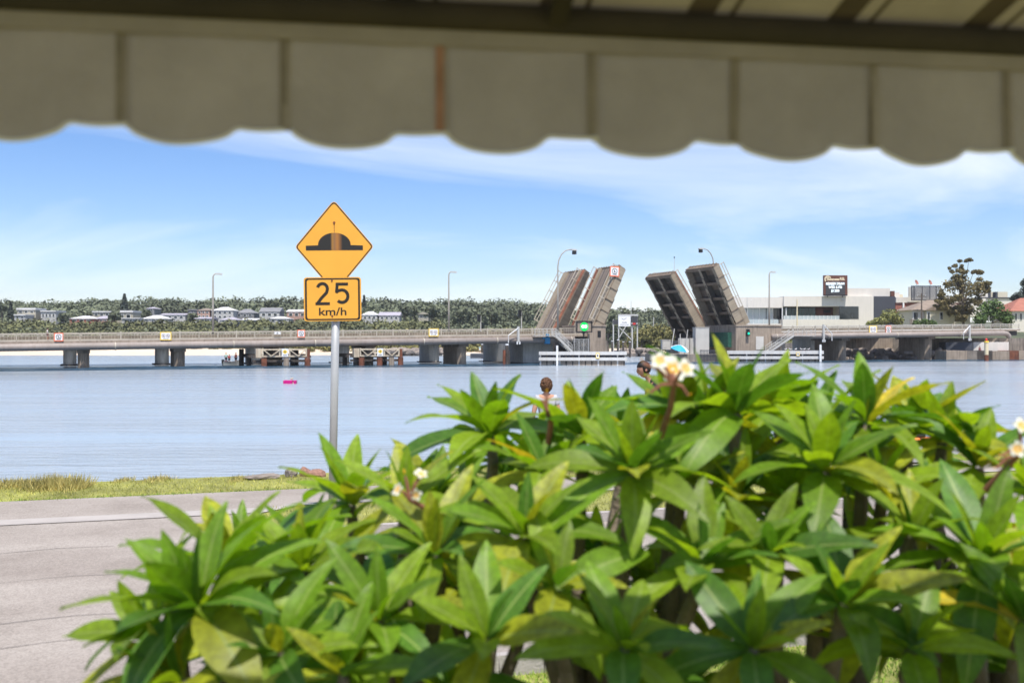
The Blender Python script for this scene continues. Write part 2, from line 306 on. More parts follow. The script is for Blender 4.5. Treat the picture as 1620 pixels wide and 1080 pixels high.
class MB:
    def __init__(s): s.v = []; s.f = []
    def add(s, vs, fs):
        n = len(s.v); s.v += [tuple(v) for v in vs]; s.f += [tuple(i + n for i in f) for f in fs]; return s
    def box(s, c, d, rot=None):
        hx, hy, hz = d[0] / 2, d[1] / 2, d[2] / 2
        vs = [Vector((x, y, z)) for x in (-hx, hx) for y in (-hy, hy) for z in (-hz, hz)]
        if rot: vs = [rot @ v for v in vs]
        c = Vector(c)
        return s.add([v + c for v in vs], [(0, 1, 3, 2), (4, 6, 7, 5), (0, 4, 5, 1), (2, 3, 7, 6), (0, 2, 6, 4), (1, 5, 7, 3)])
    def b2(s, a, b):
        return s.box([(a[i] + b[i]) / 2 for i in range(3)], [abs(b[i] - a[i]) for i in range(3)])
    def beam(s, p, q, w, h=None, up=(0, 0, 1)):
        h = h or w; p = Vector(p); q = Vector(q); z = (q - p); l = z.length
        if l < 1e-6: return s
        z.normalize(); u = Vector(up)
        if abs(z.dot(u)) > .98: u = Vector((0, 1, 0))
        x = z.cross(u).normalized(); y = x.cross(z)
        rot = Matrix((x, y, z)).transposed()
        return s.box((p + q) / 2, (w, h, l), rot)
    def tube(s, pts, r, n=8, cap=True):
        pts = [Vector(p) for p in pts]; rs = r if hasattr(r, '__len__') else [r] * len(pts)
        rings = []; ref = None
        for i, p in enumerate(pts):
            t = (pts[min(i + 1, len(pts) - 1)] - pts[max(i - 1, 0)]).normalized()
            if ref is None or abs(t.dot(ref)) > .95: ref = Vector((0, 0, 1)) if abs(t.z) < .9 else Vector((0, 1, 0))
            x = t.cross(ref).normalized(); y = t.cross(x)
            rings.append([p + (x * math.cos(2 * math.pi * k / n) + y * math.sin(2 * math.pi * k / n)) * rs[i] for k in range(n)])
        vs = [v for r_ in rings for v in r_]; fs = []
        for i in range(len(pts) - 1):
            for k in range(n):
                a = i * n + k; b = i * n + (k + 1) % n
                fs.append((a, a + n, b + n, b))
        if cap: fs += [tuple(range(n)), tuple(reversed(range((len(pts) - 1) * n, len(pts) * n)))]
        return s.add(vs, fs)
    def prism(s, poly, a, b, ax='y'):              # polygon (x,z) pushed along y (or (x,y) along z)
        n = len(poly)
        pt = (lambda p, t: (p[0], t, p[1])) if ax == 'y' else (lambda p, t: (p[0], p[1], t)) if ax == 'z' else (lambda p, t: (t, p[0], p[1]))
        vs = [pt(p, a) for p in poly] + [pt(p, b) for p in poly]
        fs = [tuple(range(n)), tuple(reversed(range(n, 2 * n)))] + [(i, i + n, (i + 1) % n + n, (i + 1) % n) for i in range(n)]
        return s.add(vs, fs)
    def ring(s, outer, inner, a, b):               # frame between two matching outlines, along y
        n = len(outer); vs = [(p[0], a, p[1]) for p in outer] + [(p[0], a, p[1]) for p in inner] + [(p[0], b, p[1]) for p in outer] + [(p[0], b, p[1]) for p in inner]
        fs = []
        for i in range(n):
            j = (i + 1) % n
            fs += [(i, j, j + n, i + n), (i + 2 * n, i + 3 * n, j + 3 * n, j + 2 * n), (i, i + 2 * n, j + 2 * n, j), (i + n, j + n, j + 3 * n, i + 3 * n)]
        return s.add(vs, fs)
    def lathe(s, prof, c, n=16, axis='z'):
        vs = []; fs = []
        for r, h in prof:
            for k in range(n):
                a = 2 * math.pi * k / n; p = (r * math.cos(a), r * math.sin(a), h)
                if axis == 'y': p = (p[0], h, p[1])
                vs.append((p[0] + c[0], p[1] + c[1], p[2] + c[2]))
        for i in range(len(prof) - 1):
            for k in range(n): fs.append((i * n + k, i * n + (k + 1) % n, (i + 1) * n + (k + 1) % n, (i + 1) * n + k))
        fs += [tuple(reversed(range(n))), tuple(range((len(prof) - 1) * n, len(prof) * n))]
        return s.add(vs, fs)
    def ell(s, c, r, n=12, m=8, rot=None):
        vs = []; fs = []
        for i in range(m + 1):
            th = math.pi * i / m
            for k in range(n):
                a = 2 * math.pi * k / n; v = Vector((r[0] * math.sin(th) * math.cos(a), r[1] * math.sin(th) * math.sin(a), r[2] * math.cos(th)))
                if rot: v = rot @ v
                vs.append(v + Vector(c))
        for i in range(m):
            for k in range(n): fs.append((i * n + k, (i + 1) * n + k, (i + 1) * n + (k + 1) % n, i * n + (k + 1) % n))
        return s.add(vs, fs)
    def mesh(s, name, m, smooth=False, bevel=0):
        me = bpy.data.meshes.new(name); me.from_pydata(s.v, [], s.f)
        bm = bmesh.new(); bm.from_mesh(me); bmesh.ops.remove_doubles(bm, verts=bm.verts, dist=1e-5)
        bmesh.ops.recalc_face_normals(bm, faces=bm.faces)
        if bevel: bmesh.ops.bevel(bm, geom=[e for e in bm.edges if len(e.link_faces) == 2 and e.calc_face_angle(0) > .6], offset=bevel, segments=1, affect='EDGES')
        bm.to_mesh(me); bm.free()
        me.materials.append(M[m] if isinstance(m, str) else m)
        if smooth: me.shade_smooth() if hasattr(me, 'shade_smooth') else None
        return me
    def build(s, name, m, parent=None, smooth=False, loc=None, rot=None, bevel=0):
        return link(name, s.mesh(name, m, smooth, bevel), parent, loc, rot)
def qmesh(name, V, m):                              # (N,4,3) quads, fast
    V = np.asarray(V, dtype=np.float32); n = len(V)
    me = bpy.data.meshes.new(name); me.vertices.add(n * 4); me.loops.add(n * 4); me.polygons.add(n)
    me.vertices.foreach_set('co', V.reshape(-1)); me.loops.foreach_set('vertex_index', np.arange(n * 4, dtype=np.int32))
    me.polygons.foreach_set('loop_start', np.arange(0, n * 4, 4, dtype=np.int32)); me.polygons.foreach_set('loop_total', np.full(n, 4, dtype=np.int32))
    me.update(); me.validate(); me.materials.append(M[m]); return me
def text(body, size, m, parent, loc, name='lettering', depth=.004, rot=(R(90), 0, 0), sx=1.0, align='CENTER', bold=0.0):
    c = bpy.data.curves.new('t', 'FONT'); c.body = body; c.size = size; c.align_x = align; c.align_y = 'CENTER'; c.extrude = depth; c.offset = bold; c.resolution_u = 3
    o = bpy.data.objects.new('t', c); COL.objects.link(o); dg = bpy.context.evaluated_depsgraph_get()
    me = bpy.data.meshes.new_from_object(o.evaluated_get(dg)); bpy.data.objects.remove(o)
    me.materials.clear(); me.materials.append(M[m])
    return link(name, me, parent, loc, rot, (sx, 1, 1))
def stroke(mb, pts, w, a, b):                       # flat stroke in x,z pushed along y
    pts = [Vector((p[0], 0, p[1])) for p in pts]; L_ = []; Rr = []
    for i, p in enumerate(pts):
        t0 = (p - pts[i - 1]).normalized() if i else None; t1 = (pts[i + 1] - p).normalized() if i < len(pts) - 1 else None
        t = ((t0 or t1) + (t1 or t0)).normalized(); n = Vector((-t.z, 0, t.x)); k = 1 / max(.5, n.dot(Vector((-(t1 or t0).z, 0, (t1 or t0).x))))
        L_.append(p + n * w / 2 * k); Rr.append(p - n * w / 2 * k)
    for i in range(len(pts) - 1):
        q = [L_[i], L_[i + 1], Rr[i + 1], Rr[i]]
        mb.add([(v.x, a, v.z) for v in q] + [(v.x, b, v.z) for v in q], [(0, 1, 2, 3), (7, 6, 5, 4), (0, 4, 5, 1), (1, 5, 6, 2), (2, 6, 7, 3), (3, 7, 4, 0)])
def arc(cx, cz, r, a0, a1, n=14, ry=None):
    return [(cx + r * math.cos(R(a0 + (a1 - a0) * i / n)), cz + (ry or r) * math.sin(R(a0 + (a1 - a0) * i / n))) for i in range(n + 1)]
def rounded(pts, r, n=5):
    out = []; m = len(pts)
    for i, p in enumerate(pts):
        p = Vector(p).to_2d(); a = (Vector(pts[i - 1]).to_2d() - p); b = (Vector(pts[(i + 1) % m]).to_2d() - p)
        an = a.angle(b); d = r / math.tan(an / 2); p0 = p + a.normalized() * d; p1 = p + b.normalized() * d
        for k in range(n + 1):
            t = k / n; out.append(tuple(p0 * (1 - t) ** 2 + p * 2 * t * (1 - t) + p1 * t ** 2))
    return out
def copy_tree(o, parent=None):
    c = o.copy(); COL.objects.link(c); c.parent = parent
    for ch in [x for x in bpy.data.objects if x.parent == o]: copy_tree(ch, c)
    return c

# ------------------------------------------------------------------ the setting: water, land, road
def sheet(name, pts, z, m, parent=None):
    me = bpy.data.meshes.new(name); me.from_pydata([(p[0], p[1], p[2] if len(p) > 2 else z) for p in pts], [], [tuple(range(len(pts)))]); me.materials.append(M[m])
    return link(name, me, parent)
tag(sheet('water', [(-2500, 9, 0), (2500, 9, 0), (2500, 3000, 0), (-2500, 3000, 0)], 0, 'water'), kind='structure').location.z = WATER
SR = .31                                            # the road, the verge and the bank all run off to the right at this slope
def line(a, X): return a + SR * X
def band(name, a0, a1, z0, m, X0=-60, X1=70, z1=None):
    z1 = z0 if z1 is None else z1
    return tag(sheet(name, [(X0, line(a0, X0), z0), (X1, line(a0, X1), z0), (X1, line(a1, X1), z1), (X0, line(a1, X0), z1)], 0, m), kind='structure')
band('lawn', -40, 16.3, -.03, 'lawn')
band('road', 6.05, 14.45, -.004, 'asphalt')
band('gutter', 12.55, 12.95, 0, 'gutter')
# bank profile falling to the water, slightly ragged edge
def bank():
    vs = []; fs = []; n = 260
    for i in range(n + 1):
        X = -60 + 130 * i / n; w = .12 * math.sin(X * 2.1) + .10 * math.sin(X * 5.3 + 1) + .15 * math.sin(X * .7)
        for dy, z in ((-.6, -.034), (0.0, -.03), (.35 + w, -.10), (.7 + w, -.5), (1.6 + w, -1.3), (3.2, -2.6)):
            vs.append((X, line(15.9, X) + dy, z))
    for i in range(n):
        for k in range(5): a = i * 6 + k; fs.append((a, a + 6, a + 7, a + 1))
    me = bpy.data.meshes.new('bank'); me.from_pydata(vs, [], fs); me.materials.append(M['bank_soil']); tag(link('bank', me), kind='structure')
bank()
# far shore and hill
RID = [(-700, 1.0), (-330, .95), (-262, .93), (-225, .96), (-205, 1.02), (-160, 1.03), (-100, 1.0), (-70, .99), (-52, .95), (-30, .97), (0, .96), (14, .86), (22, .74), (60, .68), (110, .72), (700, .7)]
def hland(X, Y):
    z = np.interp(Y, [255, 264, 275, 300, 370, 400, 430, 470, 530, 560, 900], [-3.4, -1.62, -.3, .5, 4.6, 7.2, 9.6, 12.5, 17.2, 17.8, 17.5])
    f = np.interp(X * 540 / np.maximum(Y, 1), [r[0] for r in RID], [r[1] for r in RID])
    z = np.where(Y > 290, z * (1 - (1 - f) * np.clip((Y - 290) / 200, 0, 1)), z)
    return z + .25 * np.sin(X * .05) * np.clip((Y - 270) / 40, 0, 1)
def terrain():
    xs = np.linspace(-800, 800, 161); ys = np.concatenate([np.linspace(254, 300, 24), np.linspace(306, 900, 70)])
    X, Y = np.meshgrid(xs, ys); wob = 3.0 * np.sin(X * .045) + 1.6 * np.sin(X * .13 + 1)
    Z = hland(X, Y + wob * np.clip((330 - Y) / 60, 0, 1)); nx = len(xs); ny = len(ys)
    vs = np.stack([X, Y, Z], -1).reshape(-1, 3)
    idx = np.arange(nx * ny).reshape(ny, nx); fs = np.stack([idx[:-1, :-1], idx[:-1, 1:], idx[1:, 1:], idx[1:, :-1]], -1).reshape(-1, 4)
    me = bpy.data.meshes.new('far_shore'); me.from_pydata(vs.tolist(), [], fs.tolist()); me.materials.append(M['sand']); me.materials.append(M['terrain'])
    cy = Y[:-1, :-1].reshape(-1); me.polygons.foreach_set('material_index', (cy > 281).astype(np.int32)); me.shade_smooth()
    tag(link('far_shore', me), kind='structure')
terrain()
def tide_ripples():
    vs = []; fs = []; nt_, nd = 420, 30
    for i in range(nt_ + 1):
        t = -150 + 262 * i / nt_
        for j in range(nd + 1):
            d = -11 + 11 * j / nd; env = math.sin(math.pi * j / nd) ** .6; w = math.sin(d * 2.6 + 1.3 * math.sin(t * .31) + t * .12) * .5 + math.sin(d * 4.9 - t * .43 + math.sin(t * .9)) * .3 + math.sin(t * 1.7 + d * 1.1) * .2
            q = B0_ + U_ * t + N_ * (d + .8 * math.sin(t * .11)); vs.append((q.x, q.y, WATER + .004 + env * (.09 + .20 * w * (.55 + .45 * math.sin(t * .23 + 2 * math.sin(t * .07))))))
    for i in range(nt_):
        for j in range(nd): a = i * (nd + 1) + j; fs.append((a, a + nd + 1, a + nd + 2, a + 1))
    me = bpy.data.meshes.new('tide_ripples'); me.from_pydata(vs, [], fs); me.materials.append(M['water_dark_reflection']); me.shade_smooth(); tag(link('tide_ripples', me), kind='structure')
B0_ = Vector((0, 158, 0)); U_ = Vector((.922, .387, 0)); N_ = Vector((-.387, .922, 0)); tide_ripples()
# land on the right behind the bridge
def right_land():
    poly = [(62, 226), (84, 210), (99, 203), (130, 214), (900, 420), (900, 800), (62, 800), (56, 262)]
    m = MB(); m.prism(poly, -3.5, 1.7, 'z'); tag(m.build('foreshore', 'conc_dark'), kind='structure')
    tag(sheet('yard', [(p[0], p[1]) for p in poly], 1.704, 'lawn'), kind='structure')
right_land()

# ------------------------------------------------------------------ foliage
def crown_quads(c, r, n, leaf, lumps=5, up=.35, shell=.55):
    c = np.asarray(c, float); r = np.asarray(r, float)
    d = rng.normal(size=(n, 3)); d /= np.linalg.norm(d, axis=1)[:, None]
    ld = rng.normal(size=(lumps, 3)); ld /= np.linalg.norm(ld, axis=1)[:, None]
    k = np.max(d @ ld.T, axis=1); rad = .62 + .40 * np.clip((k - .2) / .8, 0, 1) ** 1.3
    rad *= (shell + (1 - shell) * rng.random(n) ** .6)
    p = c + d * rad[:, None] * r
    nm = d * .8 + rng.normal(size=(n, 3)) * .55; nm[:, 2] += up; nm /= np.linalg.norm(nm, axis=1)[:, None]
    t = np.cross(nm, rng.normal(size=(n, 3))); t /= np.linalg.norm(t, axis=1)[:, None]; b = np.cross(nm, t)
    s = leaf * (.55 + .9 * rng.random(n)); s2 = s * (.5 + .5 * rng.random(n))
    t = t * s[:, None] / 2; b = b * s2[:, None] / 2
    return np.stack([p - t - b * .6, p + t * .2 - b, p + t + b * .5, p - t * .3 + b], 1)
def wood(name, cs, rs, n, leaf, m):
    V = np.concatenate([crown_quads(c, r, n, leaf) for c, r in zip(cs, rs)]); return tag(link(name, qmesh(name, V, m)), kind='stuff')
def scatter(name, count, xr, yr, rr, lift, n, leaf, m, keep=None):
    cs = []; rs = []
    while len(cs) < count:
        Y = random.uniform(*yr); px = random.uniform(*xr); X = (px - 810) / FPX * Y
        if keep and not keep(px, Y, X): continue
        r = random.uniform(*rr); z = float(hland(X, Y)); cs.append((X, Y, z + lift * r)); rs.append((r * 1.15, r * 1.15, r * random.uniform(.8, 1.1)))
    return wood(name, cs, rs, n, leaf, m)
scatter('hill_forest', 900, (-60, 1240), (432, 560), (3.6, 5.6), .75, 150, 1.25, 'foliage_hill')
scatter('hill_scrub', 430, (-60, 1240), (340, 425), (2.4, 3.6), .35, 120, 1.0, 'foliage_hill')
scatter('shore_scrub', 560, (-60, 860), (283, 345), (2.3, 3.5), .5, 120, .8, 'foliage_scrub')
scatter('mangroves', 170, (560, 1240), (278, 330), (2.4, 3.7), .6, 110, .85, 'foliage_olive', lambda p, Y, X: p > 640 or Y > 300)
scatter('hill_scrub', 260, (-20, 700), (362, 380), (2.0, 3.4), .9, 90, 1.0, 'foliage_scrub')
# dune grass in front of the scrub, right behind the beach
scatter('beach_scrub', 150, (290, 800), (272, 283), (1.0, 1.7), .4, 60, .6, 'foliage_olive', lambda p, Y, X: p > 480 or Y > 277)

def split(cs):
    out = []
    for c, r in cs:
        k = 6 + int(3.0 * r[0])
        for _ in range(k):
            d = rng.normal(size=3); d *= rng.random() ** .5 / np.linalg.norm(d); q = rng.uniform(.30, .62); out.append((tuple(c[i] + d[i] * r[i] * .95 for i in range(3)), (r[0] * q * 1.15, r[1] * q, r[2] * q * .8)))
    return out
def tree(name, label, cat, base, h, crowns, n, leaf, m, trunk=.25, group=None, lean=0, trunk_m='bark', lim=True, ragged=False):
    t = empty(name, base, 0, label, cat, group)
    mb = MB(); mb.tube([(0, 0, -.3), (lean * .3, 0, h * .3), (lean * .7, .1, h * .6), (lean, 0, h * .85)], [trunk, trunk * .8, trunk * .55, trunk * .2], 7)
    if lim:
        for c, r in crowns:
            s = random.uniform(.2, .5); mb.tube([(lean * s, 0, h * s), ((c[0] + lean * s) / 2, c[1] / 2, (c[2] + h * s) / 2 + .2), (c[0], c[1], c[2])], [trunk * .45, trunk * .3, trunk * .1], 5)
    mb.build('trunk', trunk_m, t)
    V = np.concatenate([crown_quads(c, r, int(n), leaf, 7, .1, .35) for c, r in (split(crowns) if ragged else crowns)]); link('crown', qmesh('crown', V, m), t); return t
def norfolk(px, ytop, ybot, d, wpx, label):
    b = P(px, ybot, d); h = (ybot - ytop) / FPX * d; w = wpx / FPX * d / 2; t = empty('pine_tree', b, 0, label, 'tree')
    MB().tube([(0, 0, -3), (0, 0, h)], [.35, .06], 6).build('trunk', 'bark', t)
    V = []
    for i in range(9):
        f = i / 8; z = h * (.12 + .86 * f); rr = w * (1.02 - .88 * f ** 1.2)
        V.append(crown_quads((0, 0, z), (rr, rr, h * .055), 150, .8, 6, .5))
    link('crown', qmesh('crown', np.concatenate(V), 'foliage_pine'), t)
norfolk(197, 466, 492, 430, 15, 'tall dark pine standing highest above the hilltop houses')
norfolk(576, 468, 492, 440, 8, 'small thin pine on the hill right of the yellow sign')
norfolk(17, 478, 503, 420, 11, 'dark pointed pine on the hill at the left edge')
for i, (x, yt, yb, w, d, lb) in enumerate([
    (3, 478, 506, 16, 415, 'dark bushy tree cut by the left edge of the hill'), (181, 491, 508, 18, 385, 'round dark tree between two cream hillside houses'),
    (100, 494, 508, 16, 392, 'dark tree right of the white flat roofed house'), (232, 490, 503, 12, 392, 'dark tree below the grey house on the hill'),
    (305, 494, 503, 14, 383, 'dark round tree in front of the pink brick house'), (425, 474, 488, 12, 440, 'taller tree poking above the hilltop behind the grey roofed house'),
    (436, 475, 488, 10, 440, 'bushy crown on the hilltop left of the yellow sign'), (640, 480, 500, 22, 420, 'broad tree on the hill between cream house and yellow sign'),
    (683, 479, 505, 28, 400, 'wide round tree crown right of the cream house'), (732, 480, 508, 36, 395, 'largest dark tree crown on the hill left of the bridge leaves'),
    (778, 481, 508, 40, 390, 'spreading tree crown on the hill between two traffic signals'), (655, 484, 500, 16, 410, 'small tree crown just left of the cream house')]):
    b = P(x, yb + 6, d); s = d / FPX; h = (yb + 6 - yt) * s; r = w * s / 2
    tree('hill_tree', lb, 'tree', b, h, [((0, 0, h - r * .8), (r, r, r * .8)), ((-r * .45, -.5, h - r * 1.25), (r * .6, r * .6, r * .6)), ((r * .5, .4, h - r * 1.2), (r * .6, r * .6, r * .55))], 130, 1.3, 'foliage_hill', .3, 'trees on the far hill')

# ------------------------------------------------------------------ houses on the far hill
def house(name, label, x0, x1, y0, yw, y1, d, wall, roof, kind='hip', wins=3, cat='house', deep=9., rows=1):
    """px box: x0..x1, ridge y0, eaves yw, foot y1"""
    s = d / FPX; a = P(x0, y1, d); w = (x1 - x0) * s; H = (y1 - yw) * s; rh = (yw - y0) * s
    t = empty(name, (a.x + w / 2, d + deep / 2, a.z - 3), 0, label, cat)
    hw = w / 2; hd = deep / 2; zt = H + 3; wi = hw - (.35 if kind != 'flat' else 0)
    MB().b2((-wi, -hd + .3, 0), (wi, hd - .3, zt - .01)).build('wall', wall, t)
    m = MB()
    if kind == 'hip':
        q = min(hd, hw * .75)
        m.add([(-hw, -hd, zt), (hw, -hd, zt), (hw, hd, zt), (-hw, hd, zt), (-hw + q, 0, zt + rh), (hw - q, 0, zt + rh)], [(0, 1, 5, 4), (1, 2, 5), (2, 3, 4, 5), (3, 0, 4), (3, 2, 1, 0)])
    elif kind == 'gable':
        m.add([(-hw, -hd, zt), (hw, -hd, zt), (hw, hd, zt), (-hw, hd, zt), (-hw, 0, zt + rh), (hw, 0, zt + rh)], [(0, 1, 5, 4), (1, 2, 5), (2, 3, 4, 5), (3, 0, 4), (3, 2, 1, 0)])
    elif kind == 'front':
        m.add([(-hw, -hd - .3, zt), (hw, -hd - .3, zt), (hw, hd, zt), (-hw, hd, zt), (0, -hd - .3, zt + rh), (0, hd, zt + rh)], [(0, 1, 4), (1, 2, 5, 4), (2, 3, 5), (3, 0, 4, 5), (3, 2, 1, 0)])
    else: m.b2((-hw - .1, -hd - .1, zt), (hw + .1, hd + .1, zt + max(rh, .35)))
    m.build('roof', roof, t)
    for r_ in range(rows):
        ww = 2 * wi / (wins * 1.6 + .6) if wins else 1
        for i in range(wins):
            cx = -wi + ww * (.6 + i * 1.6) + ww / 2; hh = min(1.5, H / rows * .5); cz = 3 + H / rows * (r_ + .52)
            f = MB().b2((cx - ww / 2, -hd + .2, cz - hh / 2), (cx + ww / 2, -hd + .34, cz + hh / 2)).build('window', 'white', t)
            MB().b2((cx - ww / 2 + .12, -hd + .16, cz - hh / 2 + .1), (cx + ww / 2 - .12, -hd + .24, cz + hh / 2 - .1)).build('pane', 'glass_dark', f)
    return t
for a in [
    ('pale boxy house with stepped flat roofs at the far left of the hill', 26, 56, 487, 490, 503, 395, 'house_cream', 'house_roof', 'flat', 3, 2),
    ('low white flat house in front of the pale boxy house', 22, 40, 497, 499, 505, 388, 'house_white', 'house_roof', 'flat', 2, 1),
    ('white flat roofed house with a row of dark windows on the left hill', 64, 88, 491, 493, 504, 395, 'house_white', 'house_roof', 'flat', 4, 1),
    ('low house with white gable roof and brown walls beside the scrub', 108, 149, 499, 504, 509, 380, 'brick_red', 'house_roof', 'hip', 3, 1),
    ('house with dull lilac roof and pink brick wall', 147, 172, 499, 504, 509, 384, 'brick_pink', 'roof_lilac', 'hip', 3, 1),
    ('long cream house up behind the lilac roof', 146, 175, 492, 494, 501, 405, 'house_cream', 'house_roof', 'flat', 3, 1),
    ('cream two storey house with large dark window below the tall pine', 185, 210, 491, 494, 507, 392, 'house_cream', 'house_roof', 'flat', 2, 1),
    ('low white wall like house below the cream two storey house', 192, 221, 503, 504, 510, 380, 'house_white', 'house_roof', 'flat', 2, 1),
    ('small grey house highest on the wooded hill', 229, 245, 485, 488, 494, 425, 'roof_grey', 'roof_lilac', 'hip', 2, 1),
    ('house with broad white metal roof mid hill', 222, 263, 498, 504, 508, 383, 'house_white', 'house_roof', 'hip', 3, 1),
    ('long grey white house behind the broad white roof', 252, 294, 495, 498, 505, 398, 'house_white', 'roof_lilac', 'gable', 4, 1),
    ('grey flat side house left of the pink brick house', 297, 311, 489, 491, 503, 400, 'roof_grey', 'roof_grey', 'flat', 2, 1),
    ('two storey pink brick house with brown hip roof', 310, 333, 487, 491, 503, 396, 'brick_pink', 'roof_brown', 'hip', 3, 2),
    ('white two storey house with white hip roof and verandah windows', 333, 370, 485, 491, 504, 396, 'house_white', 'house_roof', 'hip', 4, 2),
    ('low lilac roofed house below the pink brick house', 306, 336, 501, 504, 509, 380, 'house_white', 'roof_lilac', 'gable', 3, 1),
    ('lavender hip roof house below the white two storey house', 346, 376, 501, 506, 510, 379, 'house_white', 'roof_lilac', 'hip', 3, 1),
    ('grey hip roofed house right of the white two storey house', 371, 403, 488, 495, 502, 402, 'roof_grey', 'roof_grey', 'hip', 3, 1),
    ('low white roofed house below the grey hip roof', 380, 408, 503, 506, 510, 379, 'house_white', 'house_roof', 'gable', 3, 1),
    ('white walled house with dark grey gable roof left of the sign', 409, 443, 486, 493, 502, 398, 'house_white', 'roof_grey', 'gable', 3, 1),
    ('low pale house below the dark grey gable', 424, 458, 500, 504, 510, 380, 'house_white', 'house_roof', 'hip', 3, 1),
    ('house with white roof half hidden by the yellow sign', 452, 486, 489, 493, 502, 398, 'brick_pink', 'house_roof', 'gable', 3, 1),
    ('white hip roofed house just right of the yellow sign', 571, 598, 492, 498, 506, 395, 'house_white', 'house_roof', 'hip', 3, 1),
    ('grey roofed house right of the white hip roof', 598, 633, 493, 499, 506, 395, 'house_white', 'roof_lilac', 'gable', 4, 1),
    ('small cream house with front gable among big trees', 660, 679, 493, 497, 504, 398, 'house_cream', 'house_cream', 'front', 2, 1)]:
    house('hill_house', a[0], a[1], a[2], a[3], a[4], a[5], a[6], a[7], a[8], a[9], a[10], rows=a[11])

# ------------------------------------------------------------------ the twin road bridge
B0 = Vector((0, 158, 0)); BA = math.atan2(.387, .922); U = Vector((math.cos(BA), math.sin(BA), 0)); NV = Vector((-U.y, U.x, 0))
def bp(t, d, z=0): return B0 + U * t + NV * d + Vector((0, 0, z))
def bt(x, d=0):                                     # position along the bridge seen at photo column x
    k = (x - 810) / FPX; return (k * (B0.y + NV.y * d) - NV.x * d) / (U.x - U.y * k)
def bz(x, y, d=0):
    p = bp(bt(x, d), d); return CZ + (540 - y) / FPX * p.y
def zr(t): return 4.05 + .0136 * t                  # top of the railing
def zd(t): return zr(t) - 1.1                       # deck
def slab(m, t0, t1, d0, d1, off0, off1):
    return m.add([(t0, d0, zd(t0) + off0), (t1, d0, zd(t1) + off0), (t1, d1, zd(t1) + off0), (t0, d1, zd(t0) + off0), (t0, d0, zd(t0) + off1), (t1, d0, zd(t1) + off1), (t1, d1, zd(t1) + off1), (t0, d1, zd(t0) + off1)],
                 [(3, 2, 1, 0), (4, 5, 6, 7), (0, 1, 5, 4), (1, 2, 6, 5), (2, 3, 7, 6), (3, 0, 4, 7)])
POST = MB().b2((-.06, -.05, 0), (.06, .05, 1.12)).mesh('post', 'rail')
POST2 = MB().b2((-.09, -.06, 0), (.09, .06, 1.2)).mesh('post', 'rail')
def pier(parent, t, d0, d1, w, m, cap=None, top=None, foot=False):
    n = w * .55; zt = top if top is not None else zd(t) - 1.25; h = w / 2
    poly = [(t - h, d0 + n), (t - h * .5, d0 + n * .3), (t, d0), (t + h * .5, d0 + n * .3), (t + h, d0 + n), (t + h, d1 - n), (t, d1), (t - h, d1 - n)]
    p = MB().prism(poly, -4, zt, 'z').build('pier', m, parent)
    if cap: MB().b2((t - cap, d0 - .3, zt + .003), (t + cap, d1 + .2, zt + .55)).b2((t - cap * .7, d0 - .1, zt - .45), (t + cap * .7, d1, zt)).build('crosshead', 'conc_dark', p); MB().b2((t - .45, d0 - .75, zt + .2), (t + .45, d0 - .3, zt + .5)).build('bearing_shelf', 'conc', p)
    if foot: MB().prism([(t + (q[0] - t) * 1.45, (d0 + d1) / 2 + (q[1] - (d0 + d1) / 2) * 1.06) for q in poly], -4, -1.42, 'z').build('footing', 'old_timber', p)
    return p
def approach(label, t0, t1, d0, d1, piers, pd, w, pm, cap, foot, rail_m='rail', top_rail=None):
    b = empty('road_bridge', B0, BA, label, 'bridge')
    slab(MB(), t0, t1, d0, d1, -.30, 0).build('deck', 'deck_edge', b)
    slab(MB(), t0, t1, d0 + 1.9, d1 - 1.2, 0.004, .012).build('road_surface', 'asphalt', b)
    for k in range(4):
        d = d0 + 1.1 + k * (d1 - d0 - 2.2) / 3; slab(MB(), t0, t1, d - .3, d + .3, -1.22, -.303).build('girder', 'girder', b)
    for dk in (d0 + 1.65, d1 - 1.1): slab(MB(), t0, t1, dk, dk + .25, .003, .2).build('kerb', 'conc', b)
    # road barrier in the middle of the cross-section reads as the tan band behind the railing
    m = MB()
    for h, s in ((.98, .10), (.62, .06), (.05, .14)): slab(m, t0, t1, d0 + .08, d0 + .08 + s, h - s / 2 + .06, h + s / 2 + .06)
    m.build('handrail', top_rail or rail_m, b)
    m = MB()
    for h, s in ((.98, .10), (.6, .07), (.3, .07)): slab(m, t0, t1, d1 - .2, d1 - .2 + s, h - s / 2 + .06, h + s / 2 + .06)
    m.build('handrail', rail_m, b)
    slab(MB(), t0, t1, d1 - .95, d1 - .8, .003, .75).build('traffic_barrier', 'barrier', b)
    t = t0 + .4; i = 0
    while t < t1:
        link('post', POST2 if i % 3 == 0 else POST, b, (t, d0 + .13, zd(t))); link('post', POST, b, (t, d1 - .15, zd(t))); t += 2.55; i += 1
    m = MB(); t = t0 + .3
    while t < t1: m.b2((t - .016, d0 + .10, zd(t) + .1), (t + .016, d0 + .13, zd(t) + 1.0)); t += .42
    m.build('baluster', rail_m, b)['kind'] = 'stuff'
    for t in piers: pier(b, t, pd[0], pd[1], w, pm, cap, None, foot)
    return b
FL = approach('old front road bridge with brown piers left of the raised leaves', -150, 13.6, -.3, 9.3, [-130, -117, -104, -90.5, -76, -62.5, -50.1, -36.5, -22.9, -8.0], (.5, 9), 1.45, 'conc_brown', 1.15, False)
RL = approach('newer rear road bridge with smooth grey piers left of the raised leaves', -150, 12.2, 12.8, 22.3, [-132, -119, -105, -91, -77, bt(110, 15) , bt(258, 15), bt(395, 15) + 1, bt(545, 15), bt(688, 15)], (14.4, 22), 1.75, 'conc', None, True)
FR = approach('old front road bridge right of the raised leaves with brown piers', 46.6, 111, -.3, 9.3, [67.2, 88.2], (.5, 9), 1.6, 'conc_brown', 1.3, False, top_rail='rail_light')
